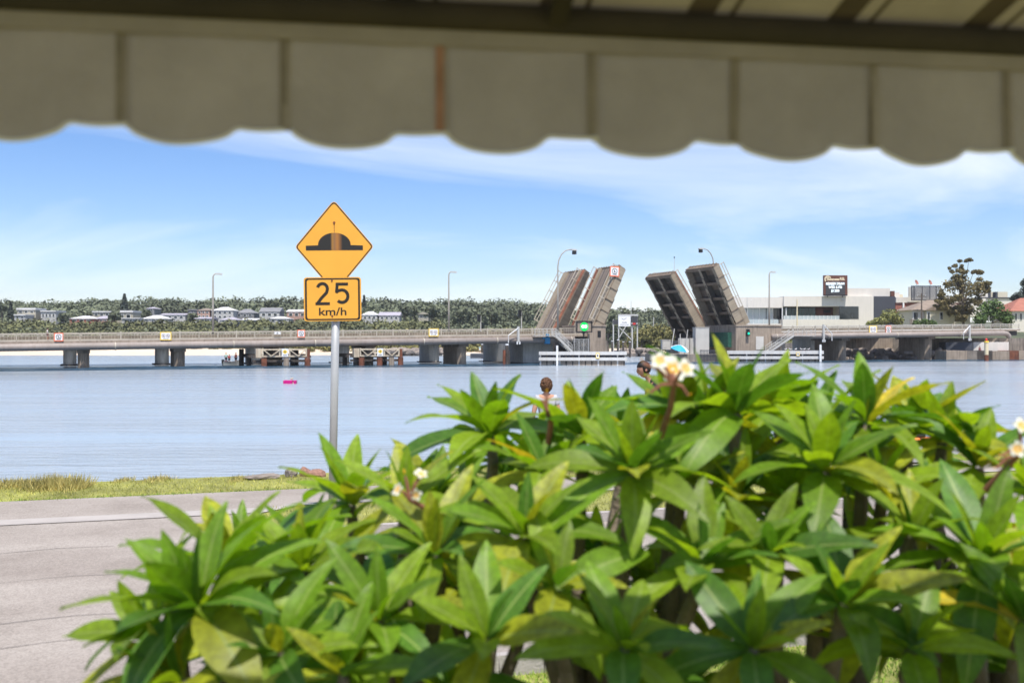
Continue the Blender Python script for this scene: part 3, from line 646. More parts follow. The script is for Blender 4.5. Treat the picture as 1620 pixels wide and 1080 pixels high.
RR = approach('newer rear road bridge right of the raised leaves on grey piers', 46.6, 112, 12.8, 22.3, [bt(1390, 15) + 2.0, bt(1330, 15) - 6], (14.4, 22.5), 1.9, 'conc', None, True)

# pipeline hung along the front
def pipeline(label, pts, ring_ts, parent=None):
    o = empty('water_pipe', B0, BA, label, 'pipe'); m = MB(); m.tube(pts, .5, 14); m.build('pipe', 'pipe', o, True)
    for t in ring_ts: MB().tube([(t - .07, -.95, zr(t) - 1.9), (t + .07, -.95, zr(t) - 1.9)], .56, 14).build('collar', 'rail', o, False)
    return o
pz = lambda t: zr(t) - 1.88
PL = pipeline('long brown grey water pipe slung along the left bridge', [(-150, -.95, pz(-150)), (-75, -.95, pz(-75)), (10.5, -.95, pz(10.5))], [-118, -88, -58.5, -43, -31.5, -15, -3, 9.9])
te = bt(1597, -1)
PR = pipeline('brown grey water pipe on the right bridge bending down into the sea wall', [(49.5, -.95, pz(49.5)), (80, -.95, pz(80)), (te - 1.6, -.95, pz(te)), (te - .7, -.95, pz(te) - .12), (te - .15, -.95, pz(te) - .55), (te, -.95, pz(te) - 1.2), (te, -.95, -.6)], [50.4, 62, 78, 94])

# bascule piers and control towers
def tower(label, t0, t1, d0, d1, ztop, base_m, tower_t, tower_top, door):
    o = empty('bascule_pier', B0, BA, label, 'bridge pier')
    MB().b2((t0, d0, -4), (t1, d1, ztop)).build('pier', base_m, o)
    w = MB().b2((tower_t[0], d0 - .9, -4), (tower_t[1], d0 + 8.5, tower_top)).build('tower_wall', 'conc_brown', o)
    MB().b2((tower_t[0] - .12, d0 - 1.02, tower_top + .003), (tower_t[1] + .12, d0 + 8.6, tower_top + .25)).build('coping', 'conc_brown', o)
    MB().b2((door[0], d0 - .96, door[2]), (door[1], d0 - .88, door[3])).build('door', door[4], o)
    return o
ty = lambda x, y: bz(x, y, -1)
tower('brown concrete bascule pier and tower under the left raised leaves', 12.4, 17.2, .2, 22.5, 2.2, 'conc_dark', (13.2, 16.4), ty(945, 516), (14.9, 15.5, ty(945, 533), ty(945, 523), 'black'))
tower('brown concrete bascule pier and wall under the right raised leaves', 42.2, 47.6, .2, 22.5, 2.2, 'conc_dark', (bt(1166, -1), bt(1238, -1)), bz(1200, 516, -1), (bt(1198, -1.1), bt(1210, -1.1), bz(1204, 553, -1), bz(1204, 532, -1), 'rail_light'))
o = empty('bridge_pier', B0, BA, 'big smooth grey concrete pier left of the white timber fender', 'bridge pier')
MB().prism([(3.2, 3), (8.6, 3), (8.6, 21), (3.2, 21)], -4, zd(5) - 1.3, 'z').build('pier', 'conc', o); MB().b2((2.6, 2.2, -1.45), (9.2, 21.6, -4)).build('footing', 'old_timber', o)

# raised bascule leaves
def leaf(label, th, dm_, half, sgn, outer, zh, L, ang=65.5):
    o = empty('bascule_leaf', bp(th, dm_, zh), 0, label, 'drawbridge leaf', 'raised bascule leaves')
    o.rotation_euler = (Matrix.Rotation(BA, 3, 'Z') @ Matrix.Rotation(R(-sgn * ang), 3, 'Y')).to_euler()
    def bx(m, x0, x1, y0, y1, z0, z1): return m.b2((sgn * x0, y0, z0), (sgn * x1, y1, z1))
    h = half; oy = outer
    bx(MB(), -1.2, L, -h, h, -.25, 0).build('deck', 'leaf_steel', o)
    rw = h - 2.2
    bx(MB(), 0, L - .1, -rw, rw, .003, .02).build('road_surface', 'leaf_road', o)
    for k in (-.5, 0, .5): bx(MB(), 0, L - .12, rw * k - .12, rw * k + .12, .024, .04).build('lane_strip', 'leaf_under' if k else 'leaf_steel', o)
    bx(MB(), -.8, L, oy * (h - 1.9), oy * (h - .05), .003, .14).build('footpath', 'leaf_panel', o)
    bx(MB(), -.8, L, -oy * (h - 1.6), -oy * (h - .9), .003, .16).build('footpath', 'leaf_panel', o)
    for y in (oy * (h - 2.1), -oy * (h - 1.75)): bx(MB(), -.5, L, y - .13, y + .13, .003, .3).build('kerb', 'leaf_panel', o)
    bx(MB(), -1, L, -oy * (h - .02), -oy * (h - .75), .004, .2).build('rusty_edge', 'rust_edge', o)
    for y in sorted((oy * (h - .35), 0, -oy * (h - .16))):
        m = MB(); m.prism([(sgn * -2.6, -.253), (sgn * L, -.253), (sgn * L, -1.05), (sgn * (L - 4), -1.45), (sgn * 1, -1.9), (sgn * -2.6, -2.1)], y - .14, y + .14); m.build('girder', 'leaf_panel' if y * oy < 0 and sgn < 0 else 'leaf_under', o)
        m = MB()
        for q in range(8):
            f0 = -2.5 + (L + 2.4) * q / 8; f1 = -2.5 + (L + 2.4) * (q + .97) / 8; zz = -2.1 + 1.02 * ((f0 + f1) / 2 + 2.6) / (L + 2.6)
            bx(m, f0, f1, y - .30, y + .30, zz - .09, zz - .02)
        m.build('flange', 'leaf_panel' if y <= 0 else 'leaf_steel', o)
    xs = [.4, 3.3, 6.2, 9.1, L - .25]
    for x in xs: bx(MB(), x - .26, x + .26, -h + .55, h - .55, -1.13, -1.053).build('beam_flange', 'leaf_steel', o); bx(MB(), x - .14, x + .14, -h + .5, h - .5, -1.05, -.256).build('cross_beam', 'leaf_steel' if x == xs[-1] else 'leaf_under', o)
    ur = random.Random(int(th * 10))
    for i in range(len(xs) - 1):                  # underside deck plates between the beams
        for ya, yb in ((-h + .55, -.2), (.2, h - .55)):
            for q in range(2):
                xa = xs[i] + .2 + (xs[i + 1] - xs[i] - .4) * q / 2; xb = xs[i] + .2 + (xs[i + 1] - xs[i] - .4) * (q + .94) / 2
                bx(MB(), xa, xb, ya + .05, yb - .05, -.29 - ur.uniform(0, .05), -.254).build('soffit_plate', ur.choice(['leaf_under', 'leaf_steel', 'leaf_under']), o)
    n = 6; st = (L + .6) / n
    for i in range(n):
        x = -.6 + i * st; p = bx(MB(), x + .05, x + st - .05, oy * (h + .005), oy * (h + .09 + .03 * (i % 2)), -1.72 + .1 * i, -.12).build('side_panel', 'leaf_panel', o)
        bx(MB(), x - .05, x + .05, oy * (h + .003), oy * (h + .22), -1.75 + .1 * i, .1).build('stiffener', 'leaf_steel', o)
    bx(MB(), L, L + .12, -h, h, -1.05, .12).build('end_plate', 'leaf_steel', o)
    for k in range(9):
        y = -h + .5 + k * (2 * h - 1) / 8; bx(MB(), L + .12, L + .3, y - .14, y + .14, -.4, .06).build('locking_tooth', 'leaf_steel', o)
    for yy in (oy * (h - .12), -oy * (h - .85)):
        m = MB()
        for z in (1.2, .65): bx(m, 1.2, L - .1, yy - .05, yy + .05, z - .05, z + .05)
        m.build('handrail', 'rail', o)
        for i in range(6):
            x = 1.3 + i * (L - 1.5) / 5; bx(MB(), x - .055, x + .055, yy - .055, yy + .055, .14, 1.25).build('post', 'rail', o)
    if sgn > 0: bx(MB(), 0, 3.2, oy * (h + .1), oy * (h + .16), -1.5, -.3).build('lower_plate', 'leaf_panel', o)
    else: bx(MB(), .3, 3.6, oy * (h - .1), oy * (h - .02), .18, 1.15).build('railing_sheet', 'leaf_panel', o)
    bx(MB(), -3.4, -.6, -h + .6, h - .6, -2.6, -.3).build('counterweight', 'leaf_under', o)
    return o
LF1 = leaf('front left raised bridge leaf with orange square sign near its tip', 14.3, 3.9, 4.0, 1, -1, 4.3, 11.4, 63.5)
LF2 = leaf('rear left raised bridge leaf leaning behind the tall curved lamp', 14.0, 17.6, 4.3, 1, 1, 4.4, 11.8, 61)
LF3 = leaf('front right raised bridge leaf nearest the white club building', 44.6, 4.4, 4.5, -1, -1, 4.6, 12.25, 62)
LF4 = leaf('rear right raised bridge leaf with dark girders and a thin mast at its tip', 45.4, 17.6, 4.6, -1, 1, 4.5, 12.6, 55.5)
m = MB(); mast = empty('mast', LF4.matrix_basis @ Vector((-12.4, -4.2, 0)), 0, 'thin mast standing on the tip of the rear right leaf', 'mast'); MB().tube([(0, 0, -.6), (0, 0, 2.8)], [.06, .035], 6).build('pole', 'galv_far', mast); MB().ell((0, 0, 2.9), (.12, .12, .16), 8, 6).build('beacon', 'black', mast)
# trunnion posts under the leaves, machinery green glint on the right
m = MB().b2((41.3, .6, 1.0), (43.8, 8.2, 3.6)); o = m.build('machinery_housing', mat('machine_green', (.02, .09, .06), .6, .3, 2)); o.location = B0; o.rotation_euler = (0, 0, BA); tag(o, 'dark green machinery housing beneath the front right leaf', 'machinery')

# ------------------------------------------------------------------ things on and around the bridge
def onb(name, label, cat, t, d, z, group=None):    # a thing standing in bridge directions
    o = empty(name, bp(t, d, z), BA, label, cat, group); return o
def light_pole(label, x, ytop, d, arm, big=False):
    t = bt(x, d); z0 = zd(t); zt = bz(x, ytop, d); H = zt - z0
    o = onb('street_lamp', label, 'street lamp', t, d, z0, 'street lamps on the bridge')
    a = abs(arm); s = 1 if arm > 0 else -1; rr = min(a, 2.2) * (1.0 if big else .8)
    pts = [(0, 0, 0), (0, 0, H * .5), (0, 0, H - rr * 1.3)] + [(s * rr * (1 - math.cos(q)), 0, H - rr * 1.3 + rr * 1.3 * math.sin(q)) for q in (R(22), R(45), R(68), R(90))] + [(s * a, 0, H + .02)]
    MB().tube(pts, [.17, .14, .11, .1, .1, .09, .09, .08], 8).build('pole', 'pole_tan', o, True)
    MB().b2((-.25, -.25, -.02), (.25, .25, .3)).build('base', 'galv_far', o)
    h = MB().prism([(s * (a - .2), -.1), (s * (a + .75), -.16), (s * (a + .85), .0), (s * (a + .4), .13), (s * (a - .2), .1)], -.19, .19).build('lamp_head', 'galv_far', o)
    if big: MB().b2((s * (a + .1), -.3, -.75), (s * (a + .62), .3, -.165)).build('floodlight', 'black', h)
    h.location = (0, 0, H)
    return o
light_pole('leftmost slim grey street lamp on the bridge with short arm', 337, 433, 9.0, .55)
light_pole('slim grey street lamp on the bridge right of the yellow sign', 710, 430, 9.0, .55)
light_pole('tall curved street lamp in front of the rear left raised leaf', 882.5, 394, -.45, 2.6, True)
light_pole('tall curved street lamp reaching left behind the front right leaf', 1129, 394, 11.2, -2.5, True)
light_pole('slim grey street lamp in front of the white club building', 1217, 430, 9.0, .6)
def signal(label, x, yh, d, side):
    t = bt(x, d); z0 = zd(t); H = bz(x, yh, d) - z0
    o = onb('traffic_signal', label, 'traffic light', t, d, z0, 'traffic lights on the left bridge')
    MB().tube([(0, 0, 0), (0, 0, H + .4)], .085, 8).build('pole', 'galv_far', o)
    MB().b2((side * .12, -.35, H - .55), (side * .62, .1, H + .65)).build('backboard', 'black', o)
    for k in range(3): MB().lathe([(.02, -.5), (.13, -.5), (.13, -.36), (.02, -.36)], (side * .37, 0, H + .4 - .36 * k), 10, 'y').build('lens_hood', 'black', o)
signal('lower black traffic signal nearer the slim street lamp', 760.5, 503.5, 9.0, -1)
signal('taller black traffic signal beside the rear left leaf', 825, 496, 9.0, -1)

def rail_sign(label, x0, x1, y0, y1, d, border, kind, cat='warning sign'):
    xm = (x0 + x1) / 2; t = bt(xm, d); p = bp(t, d); s = p.y / FPX; w = (x1 - x0) * s * 1.08; h = (y1 - y0) * s; z = CZ + (540 - (y0 + y1) / 2) * s
    o = onb('railing_sign', label, cat, t, d, z, None)
    MB().b2((-w / 2, -.02, -h / 2), (w / 2, .02, h / 2)).build('border', border, o)
    MB().b2((-w / 2 + w * .09, -.026, -h / 2 + h * .1), (w / 2 - w * .09, -.0205, h / 2 - h * .1)).build('panel', 'white', o)
    cs = [(-.2 * w, .03 * h), (.2 * w, .03 * h)] if kind == 2 else [(0, .02 * h)]
    r = h * (.21 if kind == 2 else .30)
    for cx, cz in cs:
        MB().ring(arc(cx, cz, r, 0, 345, 23), arc(cx, cz, r * .80, 0, 345, 23), -.032, -.0265).build('prohibition_ring', 'cloth_maroon' if kind == 2 else 'cloth_navy', o)
        m = MB()
        stroke(m, [(cx - r * .5, cz + r * .5), (cx + r * .5, cz - r * .5)], r * .16, -.031, -.0265); m.build('slash', 'cloth_maroon' if kind == 2 else 'cloth_navy', o)
        m = MB(); stroke(m, [(cx, cz + r * .45), (cx, cz - r * .4), (cx - r * .35, cz - r * .2)], r * .2, -.0295, -.0265); m.build('pictogram', 'black', o)
    m = MB(); m.b2((-w * .25, -.029, -h * .33), (w * .25, -.0265, -h * .28)); m.build('caption_bar', 'black', o)
    return o
rail_sign('leftmost orange bordered single symbol sign on the left bridge railing', 86.5, 99, 526.5, 539.5, -.48, 'orange', 1)
rail_sign('yellow bordered double symbol sign between the two left grey piers', 254.5, 270, 525, 538, -.48, 'yellow_sign', 2)
rail_sign('orange bordered single symbol sign on railing left of the yellow road sign', 471, 482, 521.5, 533.5, -.48, 'orange', 1)
rail_sign('yellow bordered double symbol sign near the slim lamp right of the road sign', 678.5, 693.5, 519.5, 532, -.48, 'yellow_sign', 2)
rail_sign('yellow bordered double symbol sign on the right bridge railing', 1374, 1388.5, 515, 527, -.48, 'yellow_sign', 2)
rail_sign('orange bordered single symbol sign on the right bridge railing', 1400.5, 1410.5, 515, 527, -.48, 'orange', 1)
rail_sign('small plain grey white notice on railing above the left pier fender', 434, 444, 524.5, 529, -.47, 'galv_far', 0)
# orange sign fixed to the front left leaf
s = rail_sign('orange square sign fixed near the top of the front left raised leaf', 957.5, 973, 418, 434, 0, 'orange', 1)
s.matrix_world = LF1.matrix_basis @ Matrix.Translation((10.1, -4.16, .55)); s.rotation_euler = (LF1.rotation_euler.to_matrix() @ Matrix.Rotation(R(66), 3, 'Y')).to_euler()
MB().b2((-.5, .03, -1.2), (-.42, .1, .5)).b2((.42, .03, -1.2), (.5, .1, .5)).build('bracket', 'galv_far', s)

# timber and steel fenders round two old piers
def fender(label, tl, tr, pile_ts, lab_sign):
    o = empty('pier_fender', B0, BA, label, 'pier fender'); d = -3.0
    for i, t in enumerate(pile_ts):
        MB().tube([(t, d, -4), (t, d, -.35)], .42, 10).build('steel_pile', 'rust' if i != len(pile_ts) // 2 else 'conc_brown', o)
    for t, dd in ((tl - .3, 1.2), (tl - .9, 4.5), (tl + 2.2, 2.0), (tr - 1.6, 1.6), (tl + 3.6, 4.0), (tr - .4, 5)):
        MB().tube([(t, dd, -4), (t, dd, .9 if dd > 1.5 else -.3)], .36, 8).build('timber_pile', 'old_timber', o)
    for z0, z1 in ((-.34, -.02), (-.95, -.6)): MB().b2((tl - .3, d + .46, z0), (tr + .3, d + .9, z1)).build('waling', 'old_timber', o)
    MB().b2((tl - .8, d + .9, -.3), (tl - .4, 6, .05)).build('waling', 'old_timber', o)
    MB().b2((tl - .5, d + 1.0, -.02), (tr + .2, 6, .18)).build('platform', 'old_timber', o)
    x0 = tl + 1.0; x1 = tr - .5
    for z in (.86, -.1): MB().b2((x0, d - .1, z - .1), (x1, d + .06, z + .1)).build('rail_beam', 'cream_beam', o)
    for t in (x0, x1, (x0 + x1) / 2 - .7, (x0 + x1) / 2 + .7): MB().b2((t - .1, d - .16, -.2), (t + .1, d - .104, 1.05)).build('upright', 'cream_beam', o)
    xm = (x0 + x1) / 2; hw = (x1 - x0) / 2
    for sg in (-1, 1):
        for q in ((.12, -.02, .5, .78), (.5, .78, .94, -.02), ): pass
        a = xm + sg * .7; b = xm + sg * (hw + .7) / 2; c = xm + sg * (hw - .1)
        MB().beam((a, d - .2, .8), (b, d - .2, -.05), .09, .13).build('brace', 'cream_beam', o); MB().beam((b, d - .26, -.05), (c, d - .26, .8), .09, .13).build('brace', 'cream_beam', o)
    MB().b2((tl + .1, d + .1, -.3), (tl + .9, d + 1.2, 1.0)).build('corner_block', 'cream_beam', o)
    MB().b2((tr - .3, d + .1, -.3), (tr + .1, d + 1.0, .9)).build('corner_block', 'rust', o)
    s = onb('navigation_sign', lab_sign, 'sign', xm, d - .34, .42)
    MB().b2((-.46, -.02, -.58), (.46, .02, .58)).build('panel', 'white', s)
    MB().prism([(0, .46), (.36, .12), (0, -.22), (-.36, .12)], -.028, -.0205).build('diamond', 'yellow_sign', s)
    MB().prism([(-.1, .12), (0, .26), (.1, .12), (0, -.02)], -.034, -.0285).build('symbol', 'black', s)
    MB().b2((-.28, -.026, -.42), (.28, -.0205, -.34)).build('caption_bar', 'black', s)
fender('rusty steel and timber pier fender with cream braces left of the road sign', -40.3, -32.7, [-39.1, -36.0, -33.0], 'white board with yellow diamond on the fender left of the road sign')
fender('rusty steel and timber pier fender with cream braces right of the road sign', -26.3, -19.0, [-25.1, -22.4, -20.6, -19.2], 'white board with yellow diamond on the fender right of the road sign')

# old timber dolphin and the bent boom brackets along the edge
def dolphin():
    p = P(800, 577, 153.4); o = empty('timber_dolphin', (p.x, p.y, WATER), 0, 'weathered timber pile cluster with white cap left of the grey pier', 'mooring post')
    for dx, dy, h, m_ in ((-.25, 0, 2.3, 'rust'), (-.05, .4, 2.0, 'old_timber'), (.25, -.1, 3.0, 'old_timber'), (.5, .35, 2.2, 'old_timber')): MB().tube([(dx, dy, -2.5), (dx * .8, dy * .8, h)], .24, 9).build('pile', m_, o)
    MB().tube([(.2, -.08, 3.0), (.2, -.08, 3.25)], .27, 9).build('cap', 'white', o)
dolphin()
def boom(label, x, y0, y1, side):
    d = -1.75; t = bt(x, d); zb = bz(x, y1, d); zt = bz(x, y0, d); o = onb('boom_bracket', label, 'boom bracket', t, d, zb)
    H = zt - zb
    MB().b2((-.17, -.12, 0), (.17, .12, H)).build('post', 'galv_far', o)
    MB().b2((-.3, -.12, -.35), (-.12, .1, .1)).b2((.12, -.12, -.35), (.3, .1, .1)).build('foot', 'white', o)
    MB().tube([(side * .1, -.16, H - .3), (side * 1.75, -.16, H * .42), (side * 1.75, -.16, -.1)], .07, 7).build('arm', 'white', o)
boom('white boom bracket on the bridge edge above the timber dolphin', 820, 516, 541, -1)
boom('grey boom bracket on the right bridge edge near the stairs', 1303, 513, 538, 1)
boom('grey boom bracket on the right bridge edge near the pipe bend', 1534, 513, 536, -1)
o = onb('equipment_cover', 'bright blue wrapped cover hanging at the end of the left pipe', 'cover', bt(866, -1.3), -1.3, bz(866, 544, -1.3)); MB().b2((-.5, -.3, 0), (.4, .3, 1.1)).b2((-.2, -.28, 1.1), (.2, .28, 1.6)).build('wrap', 'blue_cover', o, bevel=.08); MB().b2((-.9, -.2, .8), (-.5, .2, 1.05)).build('flap', 'blue_cover', o)

# stairs with mesh sides
def stairs(label, x0, y0, x1, y1, d, x2, wid=1.1):
    t0 = bt(x0, d); t1 = bt(x1, d); z0 = bz(x0, y0, d); z1 = bz(x1, y1, d)
    o = empty('steel_stairs', B0, BA, label, 'stairs')
    n = 12
    for i in range(n):
        f = i / (n - 1); t = t0 + (t1 - t0) * f; z = z0 + (z1 - z0) * f; MB().b2((t - .16, d, z - .03), (t + .16, d + wid, z + .03)).build('tread', 'galv_far', o)
    for dd in (d - .06, d + wid + .06):
        MB().beam((t0, dd, z0), (t1, dd, z1), .06, .34).build('stringer', 'galv_far', o)
        m = MB()
        for h in (.55, 1.1): m.beam((t0, dd, z0 + h), (t1, dd, z1 + h), .06, .06)
        m.build('handrail', 'galv_far', o)
        for i in range(5):
            f = i / 4; t = t0 + (t1 - t0) * f; z = z0 + (z1 - z0) * f; MB().b2((t - .04, dd - .04, z), (t + .04, dd + .04, z + 1.14)).build('post', 'galv_far', o)
        m = MB()
        for i in range(30):
            f = i / 29; t = t0 + (t1 - t0) * f; z = z0 + (z1 - z0) * f; m.b2((t - .012, dd - .01, z + .1), (t + .012, dd + .01, z + 1.1))
        m.build('mesh_infill', 'galv_far', o)['kind'] = 'stuff'
    t2 = bt(x2, d)
    MB().b2((min(t0, t2), d, z0 - .08), (max(t0, t2), d + wid, z0)).build('landing', 'galv_far', o)
    m = MB(); a, b = min(t0, t2), max(t0, t2)
    for h in (.55, 1.12): m.b2((a, d - .05, z0 + h - .03), (b, d, z0 + h + .03))
    m.build('handrail', 'galv_far', o); t = a
    while t <= b + .01: MB().b2((t - .035, d - .06, z0), (t + .035, d, z0 + 1.15)).build('post', 'galv_far', o); t += (b - a) / 5
stairs('galvanised steel stairs descending right beside the brown left tower', 879, 531, 905, 556, -2.2, 846)
stairs('galvanised steel stairs descending left beside the brown right wall', 1255, 531, 1217, 557, -2.2, 1290)
o = empty('mesh_gate', B0, BA, 'low grey mesh gate at the foot of the left stairs', 'gate'); t0 = bt(908, -2.4); t1 = bt(931, -2.4); zb = bz(915, 556, -2.4); zt = bz(915, 536, -2.4)
MB().b2((t0, -2.45, zt - .06), (t1, -2.4, zt)).b2((t0, -2.45, zb), (t1, -2.4, zb + .06)).build('frame', 'galv_far', o)
for k in range(4): MB().b2((t0 + (t1 - t0) * k / 3 - .04, -2.46, zb), (t0 + (t1 - t0) * k / 3 + .04, -2.39, zt)).build('post', 'galv_far', o)
m = MB()
for k in range(26): q = t0 + (t1 - t0) * k / 25; m.b2((q - .012, -2.43, zb), (q + .012, -2.41, zt))
m.build('mesh_infill', 'galv_far', o)['kind'] = 'stuff'

# lit GO sign
def go_sign():
    d = -1.9; t = bt(924, d); p = bp(t, d); s = p.y / FPX; z = CZ + (540 - 516.5) * s
    o = onb('signal_board', 'black framed board with lit green GO disc in front of the left tower', 'signal', t, d, z); w = 26 * s / .93; h = 18 * s
    MB().b2((-w / 2, -.05, -h / 2), (w / 2, .3, h / 2)).build('box', 'conc_brown', o)
    a = [(-w / 2, -h / 2), (w / 2, -h / 2), (w / 2, h / 2), (-w / 2, h / 2)]; b = [(q[0] * .88, q[1] * .84) for q in a]
    MB().ring(a, b, -.16, -.053).build('frame', 'black', o)
    MB().lathe([(.01, -.1), (.70, -.1), (.70, -.054), (.01, -.054)], (0, 0, .0), 28, 'y').build('lit_disc', 'go_green', o)
    text('GO', .66, 'go_white', o, (0, -.104, .0), 'lettering', .004, bold=.012)
    MB().b2((-.2, .0, -h / 2 - .25), (.2, .25, -h / 2 - .003)).b2((-.08, .05, -4.5), (.08, .2, -h / 2 - .25)).build('bracket', 'black', o)
go_sign()
o = onb('signal_lamp', 'small black signal box with green light on the right brown wall', 'traffic light', bt(1184, -1.2), -1.25, bz(1184, 526, -1.2))
MB().b2((-.28, 0, -.6), (.28, .3, .6)).build('box', 'black', o); MB().lathe([(.01, -.06), (.19, -.06), (.19, -.003), (.01, -.003)], (0, 0, -.15), 14, 'y').build('lens', 'signal_green', o)

# white guide fenders
def guide(label, x0, x1, Y, rows, yb, posts, endd, cat='timber fender'):
    s = Y / FPX; X0 = (x0 - 810) * s; X1 = (x1 - 810) * s; z = lambda y: CZ + (540 - y) * s
    o = empty('guide_fender', (X0, Y, WATER), 0, label, cat)
    for a, b in rows: MB().b2((0, -.12, z(b) - WATER), (X1 - X0, .12, z(a) - WATER)).build('plank', 'white_rail', o); MB().b2((X1 - X0 - .02, .12, z(b) - WATER), (X1 - X0 + .18, endd, z(a) - WATER)).build('plank', 'white_rail', o)
    MB().b2((.1, .125, -2), (X1 - X0 - .1, .5, z(rows[-1][1]) - WATER - .08)).build('footing_wall', 'conc_brown', o)
    for k in range(posts):
        x = .25 + (X1 - X0 - .5) * k / (posts - 1); MB().b2((x - .1, .123, -2), (x + .1, .36, z(rows[0][0]) - WATER - .02)).build('post', 'old_timber' if k % 3 else 'white_rail', o)
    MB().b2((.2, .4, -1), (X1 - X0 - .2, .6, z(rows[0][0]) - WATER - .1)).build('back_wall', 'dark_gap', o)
    return o
guide('white planked guide fender below the left raised leaves', 852.5, 990, 151, [(556, 561.3), (565.2, 570.3)], 577, 14, 9)
guide('white planked guide fender below the right raised leaves with gulls', 1150, 1302, 172, [(554.5, 560), (563.2, 567.8)], 573, 16, 5)
def notice(label, x, y, w, h, Y):
    p = P(x, y, Y); s = Y / FPX; o = empty('notice_board', p, 0, label, 'sign'); MB().b2((-w * s / 2, -.03, -h * s / 2), (w * s / 2, 0, h * s / 2)).build('panel', 'yellow_sign', o)
    MB().b2((-w * s * .36, -.036, -h * s * .36), (w * s * .36, -.0305, h * s * .36)).build('face', 'white', o); MB().prism([(0, h * s * .25), (w * s * .22, 0), (0, -h * s * .25), (-w * s * .22, 0)], -.042, -.0365).build('symbol', 'black', o)
notice('small yellow edged notice on the left white fender', 945.5, 562.5, 5.5, 9, 150.8)
notice('left of two small yellow notices on the right white fender', 1246, 560, 6, 6, 171.8)
notice('right of two small yellow notices on the right white fender', 1262.5, 560, 5, 6, 171.8)
def gauge(label, x, y0, y1, w, Y):
    s = Y / FPX; p = P(x, y1, Y); o = empty('tide_gauge', p, 0, label, 'marker post'); H = (y1 - y0) * s
    MB().b2((-w * s / 2, -.08, -1.5), (w * s / 2, .08, H)).build('post', 'white', o)
    for k in range(6): MB().b2((-w * s * .3, -.086, H * (.1 + .14 * k)), (w * s * .3, -.0805, H * (.1 + .14 * k) + .04)).build('tick', 'galv_far', o)
gauge('white tide gauge post in front of the left white fender', 881.5, 546.5, 579, 3, 149.5)
gauge('white post at the right end of the right white fender', 1298, 545, 574, 3, 171.5)

# gulls
def gull_mesh():
    m = MB(); m.ell((0, 0, .26), (.20, .085, .095), 10, 6, Matrix.Rotation(R(-12), 3, 'Y')); m.ell((.19, 0, .38), (.07, .055, .06), 8, 6); m.tube([(.13, 0, .3), (.18, 0, .37)], [.06, .045], 6); m.tube([(-.15, 0, .26), (-.33, 0, .24)], [.06, .012], 5); return m.mesh('body', 'white', True)
GB = gull_mesh(); GW = MB().ell((-.05, .075, .275), (.19, .022, .06), 8, 5).ell((-.05, -.075, .275), (.19, .022, .06), 8, 5).mesh('wing', 'galv_far', True)
GL = MB().tube([(0, .03, 0), (.01, .03, .2)], .012, 4).tube([(0, -.03, 0), (.01, -.03, .2)], .012, 4).tube([(.25, 0, .38), (.33, 0, .365)], [.02, .006], 5).mesh('legs_and_beak', 'orange')
for i, (x, a) in enumerate(((1243, 20), (1250.5, 170), (1259, 30), (1267.5, 200), (1272.5, 10), (1279, -20))):
    p = P(x, 554.5, 171.95); g = empty('seagull', p, R(a), None, 'gull', 'gulls on the right white fender')
    g['label'] = ['leftmost white gull on the right white fender', 'second white gull from the left on the right fender', 'third white gull from the left on the right fender', 'gull just left of the close pair on the right fender', 'left gull of the rightmost pair on the white fender', 'rightmost white gull on the right white fender'][i]
    link('body', GB, g); link('wing', GW, g); link('legs_and_beak', GL, g)

# pier huts, umbrella, piles, fence, sign hoarding behind the channel
def boxthing(name, label, cat, x0, x1, y0, y1, Y, depth, m, part='wall', extra=None):
    a = P(x0, y1, Y); b = P(x1, y0, Y); o = empty(name, (a.x, Y, a.z), 0, label, cat); w = b.x - a.x; h = b.z - a.z
    MB().b2((0, 0, 0), (w, depth, h)).build(part, m, o, bevel=.02)
    if extra: extra(o, w, h)
    return o
def roofcap(o, w, h): MB().b2((-.06, -.06, h + .003), (w + .06, 3, h + .12)).build('lid', 'conc', o); MB().b2((.15, -.03, .3), (w * .5, -.003, h - .25)).build('door', 'galv_far', o)
boxthing('control_hut', 'pale grey control hut at the foot of the right leaves', 'hut', 1100.5, 1122, 518.5, 560, 176.5, 3, 'galv_far', 'wall', roofcap)
boxthing('machine_cabinet', 'low grey cabinet left of the leaning struts under the right leaf', 'cabinet', 1048, 1061, 538, 553, 183, 2, 'galv_far', 'wall', roofcap)
o = empty('panel_wall', P(1073, 562, 177.5), 0, 'low wall of pale grey panels left of the control hut', 'wall')
for k in range(5): MB().b2((k * .6, 0, 0), (k * .6 + .57, .15, 3.05)).build('panel', 'galv_far', o)
MB().b2((2.0, -.1, -.1), (2.12, .0, 3.6)).build('post', 'old_timber', o)
o = empty('strut_frame', P(1062, 556, 177), 0, 'three leaning grey struts in front of the rear right leaf', 'frame')
for (xa, ya, xb, yb) in ((1062, 550, 1067, 520), (1084, 556, 1088, 521), (1076, 552, 1076, 528)):
    a = P(xa, ya, 177) - o.location; b = P(xb, yb, 177) - o.location; MB().beam(a, b, .14).build('strut', 'galv_far', o)
o = MB().b2((P(1030, 0, 178).x, 172.6, -3.5), (P(1155, 0, 178).x, 186, P(0, 560, 176).z)).build('landing_stage', 'conc_dark'); tag(o, 'dark concrete landing stage in front of the right bascule pier', 'platform')
o = empty('picket_fence', P(1108, 571, 172.2), 0, 'dark steel picket fence on the landing by the right fender', 'fence'); w = 32 / FPX * 172.2; h = 17 / FPX * 172.2
MB().b2((0, -.03, h - .08), (w, .03, h)).build('rail', 'charcoal', o); MB().b2((0, -.03, .1), (w, .03, .18)).build('rail', 'charcoal', o)
for k in range(15): MB().b2((w * k / 14 - .05, -.025, 0), (w * k / 14 + .05, .025, h + .1)).build('picket', 'charcoal', o)
